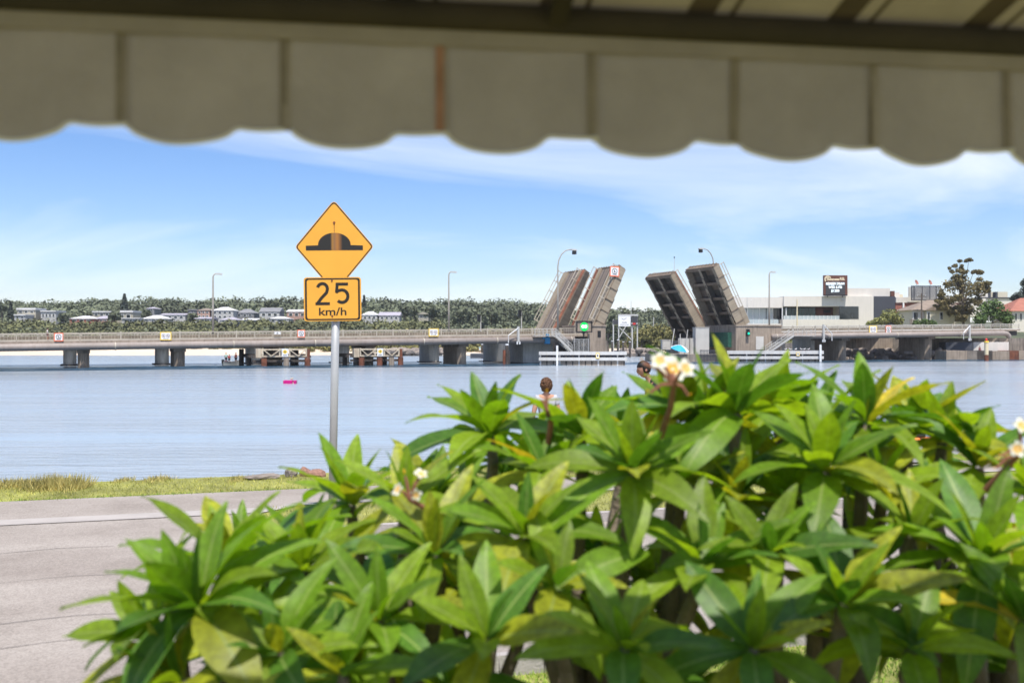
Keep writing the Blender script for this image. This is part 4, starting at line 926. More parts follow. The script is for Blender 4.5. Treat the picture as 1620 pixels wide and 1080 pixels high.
def umbrella():
    s = 173.4 / FPX; o = empty('beach_umbrella', P(1073, 561, 173.4), 0, 'tilted blue and white beach umbrella in front of the grey hut', 'umbrella')
    R_ = 1.6
    for k in range(8):
        m = MB(); a0 = k * math.pi / 4; a1 = a0 + math.pi / 4; vs = []
        prof = [(0, 1.75), (.5, 1.66), (1.1, 1.4), (R_, 1.0)]
        for r_, z_ in prof:
            for a in (a0, (a0 + a1) / 2, a1): vs.append((r_ * math.cos(a), r_ * math.sin(a), z_))
        fs = [(i * 3 + j, i * 3 + j + 3, i * 3 + j + 4, i * 3 + j + 1) for i in range(3) for j in range(2)]
        m.add(vs, fs); q = m.build('canopy_panel', 'umbrella_blue' if k in (4, 5, 6) else 'white', o); q.rotation_euler = (R(14), R(12), 0)
    MB().tube([(0, 0, 0), (0, 0, 1.75)], .035, 6).build('pole', 'white', o)
umbrella()
def hoarding():
    Y = 250; s = Y / FPX; o = empty('hoarding', P(974, 560, Y), 0, 'white advertising board with dark panel on tall posts behind the channel', 'sign board')
    def q(x, y): v = P(x, y, Y) - o.location; return v
    def bx(x0, y0, x1, y1, d0, d1, n, m): a = q(x0, y1); b = q(x1, y0); return MB().b2((a.x, d0, a.z), (b.x, d1, b.z)).build(n, m, o)
    bx(978.3, 498, 997.5, 516, -.1, .1, 'white_board', 'white'); bx(997.8, 501, 1009, 515, -.1, .1, 'dark_board', 'screen'); bx(978, 497, 1009.5, 499.5, -.14, .14, 'top_beam', 'galv_far')
    for x, y in ((970.5, 505), (979, 499), (1000.5, 515), (1008.5, 499)): bx(x - .9, y, x + .9, 556, .15, .45, 'post', 'galv_far')
    MB().beam(q(980, 518), q(999, 537), .2).build('brace', 'galv_far', o); MB().beam(q(990, 516), q(980, 533), .2).build('brace', 'galv_far', o)
    bx(970, 506, 978, 513, .1, .3, 'side_panel', 'screen')
    for i, (xa, xb) in enumerate(((984.3, 985.4), (985.6, 986.0), (986.2, 986.6), (986.9, 988.2), (988.5, 989.6), (989.9, 991.6))): bx(xa, 509.2 + .4 * (i % 2), xb, 510.8, -.106, -.1005, 'lettering', 'screen')
    m = MB(); stroke(m, [(q(983.5, 506).x, q(0, 504).z), (q(987, 0).x, q(0, 505.5).z), (q(991, 0).x, q(0, 503).z)], .1, -.106, -.1005); m.build('logo', 'screen', o)
    bx(981, 513, 995, 513.7, -.106, -.1005, 'caption_bar', 'screen'); bx(1001, 510.5, 1005.5, 513.5, -.106, -.1005, 'logo', 'red')
    for x in (999, 1007): bx(x, 510.7, x + 1.2, 512.5, -.106, -.1005, 'caption_bar', 'white')
hoarding()
for i, (x, y0, y1, Y, lb) in enumerate(((968.5, 540, 561, 232, 'leftmost black timber pile below the advertising board'), (977.5, 538, 562, 232, 'black timber pile second from the left below the advertising board'), (986, 541, 562, 234, 'third black timber pile from the left below the board'), (996.5, 541, 566, 228, 'rightmost and thickest black timber pile below the board'), (763, 545, 564, 214, 'left black pile of the jetty seen between the piers'), (775, 544, 564, 214, 'right black pile of the jetty seen between the piers'))):
    s = Y / FPX; p = P(x, y1, Y); o = empty('timber_pile', (p.x, Y, p.z), 0, lb, 'pile', 'black timber piles'); MB().tube([(0, 0, -3), (0, 0, (y1 - y0) * s)], .24, 9).build('pile', 'old_timber', o); MB().tube([(0, 0, (y1 - y0) * s), (0, 0, (y1 - y0) * s + .15)], .26, 9).build('cap', 'white', o)
for x, y0, y1, Y, lb in ((1034, 502, 538, 262, 'tall white post among the shrubs left of the rear right leaf'), (998.5, 476, 540, 262, 'thin aerial rising behind the advertising board')):
    s = Y / FPX; p = P(x, y1, Y); o = empty('marker_pole', p, 0, lb, 'pole'); MB().tube([(0, 0, -2), (0, 0, (y1 - y0) * s)], .12 if x > 1000 else .06, 7).build('pole', 'galv_far', o); MB().b2((-.35, -.3, -.5), (.35, .3, .5)).build('base', 'conc', o)
def jetty():
    Y = 213; a = P(744, 566, Y); b = P(800, 559.5, Y); o = empty('jetty', (a.x, Y, a.z), 0, 'dark low jetty seen under the bridge left of the big pier', 'jetty')
    MB().b2((0, 0, 0), (b.x - a.x, 3, b.z - a.z)).build('pontoon', 'charcoal', o); MB().b2((-.05, -.05, b.z - a.z + .003), (b.x - a.x + .05, 3.05, b.z - a.z + .14)).build('deck', 'conc', o)
    return a.z + b.z - a.z + .14, Y
JZ, JY = jetty()
# yellow capped navigation pile and sea wall at the right
o = empty('navigation_pile', (P(1560.5, 0, 183).x, 183, WATER), 0, 'cream pile with rusty foot standing before the right sea wall', 'pile')
MB().tube([(0, 0, -2), (0, 0, 1.15)], .38, 12).build('foot', 'rust', o); MB().tube([(0, 0, 1.15), (0, 0, 3.4)], .36, 12).build('shaft', 'post_cream', o); MB().tube([(0, 0, 3.4), (0, 0, 3.7)], .42, 12).build('cap', 'yellow_sign', o); MB().ell((0, 0, 3.95), (.22, .22, .25), 8, 6).build('light', 'red', o)
o = empty('sea_wall', (0, 0, 0), 0, 'grey sea wall with stained patches under the right end of the bridge', 'wall')
xs = [1497, 1530, 1546, 1570, 1597, 1612, 1700]
for i in range(len(xs) - 1):
    Y = 186.5 + i * 1.2; a = P(xs[i], 0, Y).x; b = P(xs[i + 1], 0, Y).x; MB().b2((a + .02, Y, -3.5), (b, Y + 5, P(0, 554.5 + (i % 2) * .6, Y).z)).build('wall_block', ['conc_brown', 'conc_dark', 'old_timber', 'conc_brown', 'rust', 'conc_brown'][i], o)
o = boxthing('abutment', 'white painted abutment wall behind the cream pile', 'wall', 1540, 1596, 541, 556, 196, 3, 'render_white')
o = boxthing('abutment', 'dark grey abutment wall left of the white painted abutment', 'wall', 1496, 1539, 541, 556, 195, 3, 'charcoal')
o = boxthing('abutment', 'dark abutment wall below the end of the right bridge', 'wall', 1597, 1750, 536, 556, 199, 3, 'conc_dark')
o = empty('retaining_wall', P(1325, 560, 206), R(-14), 'weathered concrete retaining wall behind the rocks under the right bridge', 'wall')
for k in range(12): MB().b2((k * 3.6, 0, -3), (k * 3.6 + 3.56, .5, 3.3)).build('wall_panel', 'conc_brown' if k % 3 else 'conc_dark', o)
# rock armour along the shores
def rock_mesh(i):
    r = random.Random(i); bm = bmesh.new(); bmesh.ops.create_icosphere(bm, subdivisions=2, radius=1)
    for v in bm.verts: v.co *= 1 + .28 * math.sin(v.co.x * 3 + i) * math.cos(v.co.y * 2.3 + i * 2) + r.uniform(-.1, .1)
    me = bpy.data.meshes.new('rock'); bm.to_mesh(me); bm.free(); me.materials.append(M['rock']); return me
ROCKS = [rock_mesh(i) for i in range(5)]
def rocks(n, x0, x1, y0, y1, Y0, Y1, r0, r1, label):
    V = []; m = MB()
    for k in range(n):
        Y = random.uniform(Y0, Y1); p = P(random.uniform(x0, x1), random.uniform(y0, y1), Y); me = random.choice(ROCKS); s = random.uniform(r0, r1); rm = Matrix.Rotation(random.uniform(0, 6), 3, 'Z') @ Matrix.Diagonal((s * random.uniform(.8, 1.4), s, s * .7))
        m.add([rm @ v.co + p for v in me.vertices], [tuple(q.vertices) for q in me.polygons])
    o = m.build('rock_armour', 'rock'); tag(o, kind='stuff')
rocks(90, 605, 700, 552, 559, 250, 258, .5, 1.0, '')
rocks(60, 985, 1045, 553, 562, 238, 246, .5, 1.0, '')
rocks(110, 1335, 1500, 553, 569, 195, 204, .45, .95, '')

# ------------------------------------------------------------------ club building and houses on the right
class Px:                                           # builds boxes in a frontal plane at real distance Y
    def __init__(s, o, Y): s.o = o; s.Y = Y; s.s = Y / FPX
    def q(s, x, y): v = P(x, y, s.Y) - s.o.location; return v.x, v.z
    def bx(s, x0, y0, x1, y1, d0, d1, n, m, parent=None, bevel=0):
        a = s.q(x0, y1); b = s.q(x1, y0); return MB().b2((a[0], d0, a[1]), (b[0], d1, b[1])).build(n, m, parent or s.o, bevel=bevel)
def club():
    Y = 236; o = empty('club_building', P(1290, 530, Y), 0, 'long cream flat roofed club building with glazed balcony behind the right bridge', 'building'); p = Px(o, Y)
    p.bx(1150, 470, 1240, 486.6, .6, 20, 'wall', 'render_white'); p.bx(1240.05, 468.5, 1342, 484.4, 0, 20, 'wall', 'render_white')
    p.bx(1342.05, 468.5, 1382, 530, 0, 20, 'wall', 'render_white'); p.bx(1382.05, 468.5, 1417, 530, .35, 20, 'wall', 'charcoal')
    p.bx(1333.1, 484.45, 1342, 530, 0.02, 5, 'wall', 'render_white')
    p.bx(1342, 455.5, 1411, 468.45, 1.2, 18, 'upper_wall', 'render_white')
    p.bx(1150, 511.8, 1237.5, 530, .4, 4, 'balcony_wall', 'render_white'); p.bx(1237.55, 505.2, 1333, 530, -.3, 4, 'balcony_wall', 'render_white')
    p.bx(1150, 483, 1333, 512, 7, 7.2, 'back_wall', 'charcoal')
    p.bx(1237.6, 504, 1333, 505.1, 4.0, 7, 'floor', 'conc'); p.bx(1150, 511, 1237.5, 511.7, 4.0, 7, 'floor', 'conc')
    for i in range(8):                               # left glazing bays
        x = 1153 + i * 10.6; p.bx(x + .4, 487, x + 10.2, 511.0, 2.6, 2.66, 'window_pane', 'glass_clear' if i < 7 else 'glass_dark'); p.bx(x - .35, 486.7, x + .35, 511.5, 2.5, 2.75, 'mullion', 'white' if i % 3 else 'black')
    for i in range(10):
        x = 1245 + i * 5.4; p.bx(x + .15, 486, x + 5.2, 505, 4.5, 4.56, 'window_pane', 'glass_teal'); p.bx(x - .15, 486, x + .15, 505, 4.4, 4.6, 'mullion', 'charcoal')
    p.bx(1299.5, 486, 1312, 505, 4.4, 4.6, 'brick_panel', 'sign_brown'); p.bx(1312.2, 489, 1323, 494, 4.2, 4.5, 'wall_screen', 'black'); p.bx(1312.1, 486, 1328, 505, 4.65, 4.8, 'brick_panel', 'sign_brown')
    p.bx(1328.2, 484.7, 1342.3, 504.6, -.04, .0, 'window_pane', 'glass_dark'); 
    p.bx(1327.9, 484.5, 1328.2, 505, -.06, .3, 'mullion', 'charcoal'); p.bx(1342.3, 484.6, 1358.2, 504.6, -.04, -.003, 'window_pane', 'glass_dark'); p.bx(1358.2, 484.4, 1359, 504.8, -.06, -.003, 'mullion', 'galv_far')
    for i in range(14):                              # balcony balustrade
        x = 1240 + i * 6.3; p.bx(x + .2, 499.3, x + 5.9, 505.1, -.1, -.06, 'balustrade_pane', 'glass_clear'); p.bx(x - .25, 498.8, x + .25, 505.19, -.14, -.04, 'balustrade_post', 'white')
    for i in range(6):
        x = 1185 + i * 8; p.bx(x + .2, 505, x + 7.4, 511.6, .5, .54, 'balustrade_pane', 'glass_clear'); p.bx(x - .2, 504.5, x + .2, 511.75, .45, .6, 'balustrade_post', 'white')
    p.bx(1244, 487, 1245.2, 505.1, .4, .8, 'column', 'white'); p.bx(1238, 486.8, 1239, 505.1, .4, .8, 'column', 'white')
    p.bx(1330, 474, 1335, 475.2, -.35, -.003, 'wall_light', 'galv_far'); p.bx(1411.5, 460, 1417.5, 468.45, .8, 2, 'vent_louvre', 'sign_brown')
    m = MB(); a = p.q(1342, 487); b = p.q(1382, 487)
    for y in (487,): p.bx(1342.4, y - .12, 1381.8, y + .12, -.012, -.003, 'panel_joint', 'conc') if False else None
    # illuminated sign on the roof
    s = empty('club_sign', P(1322, 468.4, 235), 0, 'brown rooftop club sign with lettered screen above the cream building', 'sign'); g = Px(s, 235)
    g.bx(1303.5, 435.5, 1340.8, 467.6, 0, .8, 'cabinet', 'sign_brown'); g.bx(1306.2, 446, 1337, 466, -.04, -.002, 'screen', 'screen'); g.bx(1303.5, 466.2, 1340.8, 467.8, -.06, .0, 'sill', 'black')
    for x in (1310, 1334): g.bx(x - .5, 467.65, x + .5, 470, .3, .6, 'support', 'charcoal')
    ss = g.s
    def tx(b, x, y, h, m_, sx=1., bo=.015): v = g.q(x, y); text(b, h * ss * 1.25, m_, s, (v[0], -.05, v[1]), 'lettering', .01, sx=sx, bold=bo)
    tx('Swansea', 1318, 441.8, 4.6, 'sign_gold', 1.0, .03); tx('RSL', 1332.5, 441.2, 4.6, 'sign_gold', .95, .03)
    tx('MEMBER DRAW', 1321.4, 448.9, 4.3, 'screen_text', .78, .02); tx('WED & FRI', 1321.4, 454.4, 4.3, 'screen_text', .82, .02); tx('$1200', 1321.2, 460, 4.6, 'screen_text', .9, .02)
    cx, cz = g.q(1309.5, 441.5); r = 4.9 * ss
    MB().ring(arc(cx, cz, r, -10, 225, 20), arc(cx, cz, r * .72, -10, 225, 20), -.09, -.003).build('emblem', 'sign_gold', s) if False else None
    m = MB(); stroke(m, arc(cx, cz, r * .95, 20, 230, 18), r * .26, -.09, -.003); stroke(m, arc(cx, cz, r * .62, 40, 200, 12), r * .16, -.09, -.003); m.build('emblem', 'sign_gold', s)
club()
def power_pole(label, x, y0, y1, Y, w, arm, m='post_cream'):
    s = Y / FPX; o = empty('power_pole', P(x, y1, Y), 0, label, 'power pole', 'power poles on the right shore'); H = (y1 - y0) * s
    MB().tube([(0, 0, -2), (0, 0, H)], [w, w * .75], 8).build('pole', m, o)
    if arm: MB().b2((-1.1, -.08, H - .75), (1.1, .08, H - .58)).build('cross_arm', 'bark', o)
    for k in (-.9, .9): MB().tube([(k, 0, H - .58), (k, 0, H - .35)], .06, 6).build('insulator', 'white', o)
power_pole('mossy timber power pole in front of the club balcony', 1261, 473.5, 520, 228, .19, False)
power_pole('brown timber power pole in front of the brown roofed house', 1458, 464, 520, 224, .2, True, 'bark')
power_pole('thin pale pole with lamp bracket left of the slim street lamp', 1182, 471, 520, 226, .09, False, 'galv_far')
def right_buildings():
    # low white building with rooftop louvre screen
    Y = 246; o = empty('commercial_building', P(1450, 530, Y), 0, 'low white building with brick front right of the club', 'building'); p = Px(o, Y)
    p.bx(1417.5, 470, 1530, 478.6, 0, 14, 'parapet', 'render_white'); p.bx(1417.5, 478.65, 1530, 530, .3, 14, 'wall', 'brick_red'); p.bx(1417.5, 462, 1428, 469.95, 2, 12, 'plant_room', 'render_white'); p.bx(1428.05, 464.5, 1436, 469.95, 3, 12, 'plant_room', 'render_cream')
    p.bx(1428, 478.7, 1430.5, 530, -.1, .25, 'downpipe', 'white')
    s = empty('plant_screen', P(1466, 475.2, 244), 0, 'dark rooftop louvre screen beside the big brown tree', 'screen'); g = Px(s, 244)
    g.bx(1442, 451.8, 1489, 453, 0, .3, 'top_rail', 'charcoal'); g.bx(1442, 473.6, 1489, 475.2, 0, .3, 'bottom_rail', 'charcoal')
    for x in (1442, 1446, 1459, 1471, 1481, 1488.2): g.bx(x, 453, x + .8, 473.6, 0, .3, 'post', 'charcoal')
    for i in range(14): g.bx(1442.8, 453.4 + i * 1.44, 1488.2, 454.5 + i * 1.44, .1, .2, 'slat', 'roof_grey')
    g.bx(1443, 453, 1488, 473.6, 2.2, 2.4, 'back_panel', 'galv_far')
    for x, lb in ((1450, 'left reddish satellite dish above the rooftop screen'), (1471.5, 'right reddish satellite dish above the rooftop screen')):
        d = empty('satellite_dish', P(x, 452, 245), 0, lb, 'satellite dish', 'satellite dishes on the roof screen')
        q = MB().lathe([(.02, .12), (.35, .08), (.62, -.08), (.66, -.10), (.64, -.04), (.35, .14), (.02, .18)], (0, 0, 0), 16, 'y').build('dish', 'brick_red', d, True); q.location = (0, 0, .85); q.rotation_euler = (R(-25), 0, R(40))
        MB().tube([(0, .1, 0), (0, .1, .85)], .05, 6).build('stand', 'galv_far', d); MB().beam((0, .1, .85), (-.55, -.35, .75), .04).build('feed_arm', 'galv_far', d)
    # brown roofed house
    Y = 226; o = empty('suburban_house', P(1470, 525, Y), 0, 'house with brown tiled roof behind the right bridge', 'house'); p = Px(o, Y)
    p.bx(1443, 490, 1535, 525, 0, 9, 'wall', 'render_white')
    a = p.q(1437, 490.5); b = p.q(1540, 490.5); c = p.q(1484, 474.5)
    MB().add([(a[0], -.8, a[1]), (b[0], -.8, b[1]), (b[0], 10, b[1]), (a[0], 10, a[1]), (c[0] - .6, 4.5, c[1] + .2), (c[0] + 3, 4.5, c[1] + .2)], [(0, 1, 5, 4), (1, 2, 5), (2, 3, 4, 5), (3, 0, 4), (3, 2, 1, 0)]).build('roof', 'roof_brown', o)
    a = p.q(1459, 491.2); b = p.q(1503, 491.2); c = p.q(1481, 480.5)
    MB().add([(a[0], -1.6, a[1]), (b[0], -1.6, b[1]), (c[0], -1.6, c[1]), (a[0], 4, a[1]), (b[0], 4, b[1]), (c[0], 4, c[1])], [(0, 1, 2), (0, 2, 5, 3), (1, 4, 5, 2), (0, 3, 4, 1)]).build('gable_roof', 'roof_brown', o)
    p.bx(1462, 491.3, 1500, 525, -1.2, -.05, 'front_wall', 'render_cream')
    for x0, x1, d in ((1445, 1452.5, 0), (1463, 1468, -1.2), (1483, 1488, -1.2)):
        f = p.bx(x0, 493.5, x1, 506, d - .08, d - .002, 'window', 'white'); p.bx(x0 + .6, 494.3, x1 - .6, 505.3, d - .11, d - .085, 'pane', 'glass_dark', f)
        f.children[0].location = (0, 0, 0)
    for k in range(6): p.bx(1434 + k * 1.6, 505, 1434.8 + k * 1.6, 515, -2, -1.9, 'fence_picket', 'roof_brown')
    # red roofed house cut by the right edge
    Y = 222; o = empty('suburban_house', P(1625, 525, Y), 0, 'house with terracotta red roof cut by the right edge', 'house'); p = Px(o, Y)
    p.bx(1601, 491.5, 1690, 525, 0, 9, 'wall', 'render_white'); a = p.q(1594, 492); b = p.q(1696, 492); c = p.q(1630, 470)
    MB().add([(a[0], -.8, a[1]), (b[0], -.8, b[1]), (b[0], 10, b[1]), (a[0], 10, a[1]), (c[0], 4.5, c[1]), (c[0] + 4, 4.5, c[1])], [(0, 1, 5, 4), (1, 2, 5), (2, 3, 4, 5), (3, 0, 4), (3, 2, 1, 0)]).build('roof', 'roof_red', o)
    for x0 in (1605, 1613): f = p.bx(x0, 495, x0 + 4, 507, -.08, -.002, 'window', 'white'); p.bx(x0 + .5, 495.8, x0 + 3.5, 506.2, -.11, -.085, 'pane', 'glass_dark', f)
    # grey building far behind
    Y = 262; o = empty('commercial_building', P(1580, 500, Y), 0, 'pale flat building with roof vents behind the round green tree', 'building'); p = Px(o, Y)
    p.bx(1505, 472, 1640, 500, 0, 12, 'wall', 'render_white'); p.bx(1571, 461, 1600, 470, 2, 9, 'upper_wall', 'render_cream'); p.bx(1560, 470.2, 1640, 471.95, -.3, 12, 'roof_edge', 'charcoal')
    for x0, x1, m_ in ((1565, 1569, 'charcoal'), (1576.5, 1580, 'charcoal'), (1555, 1564.5, 'render_white')): p.bx(x0, 461.5, x1, 470.1, .5, 1.9, 'vent', m_)
right_buildings()

def px_tree(name, label, x, yb, d, crowns, n, leaf, m, trunk, cat='tree', lean=0, ragged=False):
    """crowns in photo px: (x, y, rx, ry)"""
    s = d / FPX; b = P(x, yb, d); cs = [(((cx - x) * s, random.uniform(-1, 1) * rx * s * .4, (yb - cy) * s), (rx * s, rx * s * .9, ry * s)) for cx, cy, rx, ry in crowns]
    top = max(c[0][2] for c in cs); return tree(name, label, cat, b, top, cs, n, leaf, m, trunk, lean=lean, ragged=ragged)
CAS = [(1500, 478, 18, 14), (1522, 458, 26, 24), (1545, 455, 16, 15), (1558, 452, 8, 7), (1516, 437, 13, 12), (1510, 421, 5, 4), (1523, 424, 5, 5), (1533, 412, 7, 3), (1551, 432, 6, 6), (1564, 449, 6, 5), (1497, 449, 7, 6), (1488, 466, 10, 10), (1484, 480, 9, 9), (1508, 490, 14, 12), (1528, 490, 16, 14), (1520, 505, 12, 8), (1540, 476, 14, 9), (1505, 430, 4, 3), (1503, 424, 2.5, 2), (1518, 413, 3, 2.5), (1540, 430, 5, 4), (1561, 460, 5, 4)]
px_tree('casuarina_tree', 'tall ragged brown green tree standing highest on the right shore', 1524, 520, 222, CAS, 70, .42, 'foliage_casuarina', .3, ragged=True)
px_tree('shrub_tree', 'dense round bright green tree beside the tall ragged tree', 1570, 522, 219, [(1560, 496, 20, 18), (1580, 494, 20, 18), (1570, 484, 19, 13), (1594, 504, 14, 13), (1550, 506, 12, 12)], 330, .55, 'foliage_green', .25)
px_tree('pine_tree', 'dark conifer cut by the right edge behind the red roof', 1624, 505, 240, [(1616, 468, 13, 9), (1624, 458, 13, 9), (1621, 447, 8, 7), (1606, 472, 7, 6), (1618, 478, 16, 8)], 210, .55, 'foliage_pine', .3)
px_tree('flowering_bush', 'domed pale flowering bush in front of the club wall', 1405, 525, 219, [(1407, 499, 17, 12), (1392, 507, 17, 8), (1420, 507, 12, 10), (1382, 512, 11, 5)], 420, .4, 'foliage_flower', .2, 'bush')
px_tree('hedge', 'low bright green hedge below the brown roofed house', 1462, 522, 220, [(1452, 511, 9, 7), (1464, 510, 9, 8), (1474, 512, 8, 6)], 260, .35, 'foliage_green', .1, 'hedge')
px_tree('shore_tree', 'dark tall tree behind the tower of the front left leaf', 962, 556, 262, [(966, 500, 9, 12), (960, 515, 10, 14), (975, 520, 11, 16), (984, 528, 9, 14), (968, 535, 12, 14)], 230, .7, 'foliage_hill', .3)
px_tree('shore_tree', 'bushy tree right behind the advertising board', 990, 556, 268, [(990, 497, 8, 9), (984, 510, 11, 14), (995, 520, 8, 10)], 200, .7, 'foliage_hill', .3)
for i, (x, y, r_) in enumerate(((1015, 530, 14), (1030, 524, 16), (1048, 521, 16), (1062, 528, 12), (1005, 540, 12), (1022, 544, 13), (1042, 541, 13), (1058, 546, 11))):
    px_tree('mangrove_shrub', ['olive shrub left of the tall white post', 'olive shrub behind the tall white post', 'big olive shrub right of the tall white post', 'olive shrub against the rear right leaf', 'low shrub right of the board posts', 'low shrub below the white post on its left', 'low shrub below the white post on its right', 'low shrub above the grey cabinet'][i], x, y + r_ + 4, 258 + (i % 3), [(x, y, r_, r_ * .9), (x - r_ * .5, y + r_ * .3, r_ * .7, r_ * .7), (x + r_ * .6, y + r_ * .25, r_ * .6, r_ * .6)], 170, .6, 'foliage_olive', .15, 'shrub')

# ------------------------------------------------------------------ people
def blob_head(m, c, r=.105, yaw=0, tilt=0):
    rot = Matrix.Rotation(yaw, 3, 'Z') @ Matrix.Rotation(tilt, 3, 'X')
    vs = []; fs = []; n = 16; k = 12
    for i in range(k + 1):
        th = math.pi * i / k
        for j in range(n):
            a = 2 * math.pi * j / n; x = math.sin(th) * math.cos(a); y = math.sin(th) * math.sin(a); z = math.cos(th)
            v = Vector((x * .75, y * .95, z * 1.18))                     # face towards -y
            f = max(0, -y)
            if z < -.2: v.x *= 1 + .35 * (z + .2); v.y *= 1 + (.12 if y < 0 else .3) * (z + .2)
            if -.35 < z < .12 and f > .85 and abs(x) < .3: v.y -= .22 * (1 - abs(x) / .3) * (1 - (z + .12) ** 2 * 12 if abs(z + .12) < .28 else .2)
            if .1 < z < .3 and f > .6: v.y -= .04
            if .0 < z < .12 and f > .7 and .2 < abs(x) < .5: v.y += .07
            vs.append(rot @ (v * r) + Vector(c))
    for i in range(k):
        for j in range(n): fs.append((i * n + j, (i + 1) * n + j, (i + 1) * n + (j + 1) % n, i * n + (j + 1) % n))
    m.add(vs, fs)
    for s in (-1, 1): m.ell(Vector(c) + rot @ Vector((s * r * .76, .08 * r, -.02 * r)), (r * .09, r * .22, r * .30), 7, 5, rot)
    return rot
def skinned(edges, pts, rad, root='pelvis', sub=1):
    bm = bmesh.new(); ly = bm.verts.layers.skin.verify(); ix = {}
    for k, p in pts.items():
        v = bm.verts.new(p); v[ly].radius = (rad[k], rad[k]) if not hasattr(rad[k], '__len__') else rad[k]; v[ly].use_root = (k == root); ix[k] = v
    for a, b in edges: bm.edges.new((ix[a], ix[b]))
    me = bpy.data.meshes.new('t'); bm.to_mesh(me); bm.free(); o = bpy.data.objects.new('t', me); COL.objects.link(o)
    sm = o.modifiers.new('s', 'SKIN'); sm.use_smooth_shade = True; ss = o.modifiers.new('u', 'SUBSURF'); ss.levels = sub; ss.render_levels = sub
    dg = bpy.context.evaluated_depsgraph_get(); me2 = bpy.data.meshes.new_from_object(o.evaluated_get(dg)); bpy.data.objects.remove(o); return me2
BASE = dict(pelvis=(0, 0, .93), waist=(0, 0, 1.08), chest=(0, 0, 1.3), neck=(0, .01, 1.47), headb=(0, 0, 1.58),
            shl=(.17, 0, 1.40), shr=(-.17, 0, 1.40), ell=(.24, .02, 1.12), elr=(-.24, .02, 1.12), wrl=(.25, -.08, .88), wrr=(-.25, -.08, .88), hal=(.25, -.11, .80), har=(-.25, -.11, .80),
            hil=(.10, 0, .90), hir=(-.10, 0, .90), knl=(.11, -.02, .49), knr=(-.11, -.02, .49), anl=(.11, .01, .09), anr=(-.11, .01, .09), tol=(.13, -.17, .04), tor=(-.13, -.17, .04))
RAD = dict(pelvis=.13, waist=(.13, .10), chest=(.155, .11), neck=.055, headb=.05, shl=.065, shr=.065, ell=.043, elr=.043, wrl=.030, wrr=.030, hal=.036, har=.036, hil=.088, hir=.088, knl=.058, knr=.058, anl=.042, anr=.042, tol=.036, tor=.036)
EDG = [('pelvis', 'waist'), ('waist', 'chest'), ('chest', 'neck'), ('neck', 'headb'), ('chest', 'shl'), ('chest', 'shr'), ('shl', 'ell'), ('shr', 'elr'), ('ell', 'wrl'), ('elr', 'wrr'), ('wrl', 'hal'), ('wrr', 'har'),
       ('pelvis', 'hil'), ('pelvis', 'hir'), ('hil', 'knl'), ('hir', 'knr'), ('knl', 'anl'), ('knr', 'anr'), ('anl', 'tol'), ('anr', 'tor')]
TOP = [('waist', 'chest'), ('chest', 'shl'), ('chest', 'shr'), ('pelvis', 'waist')]
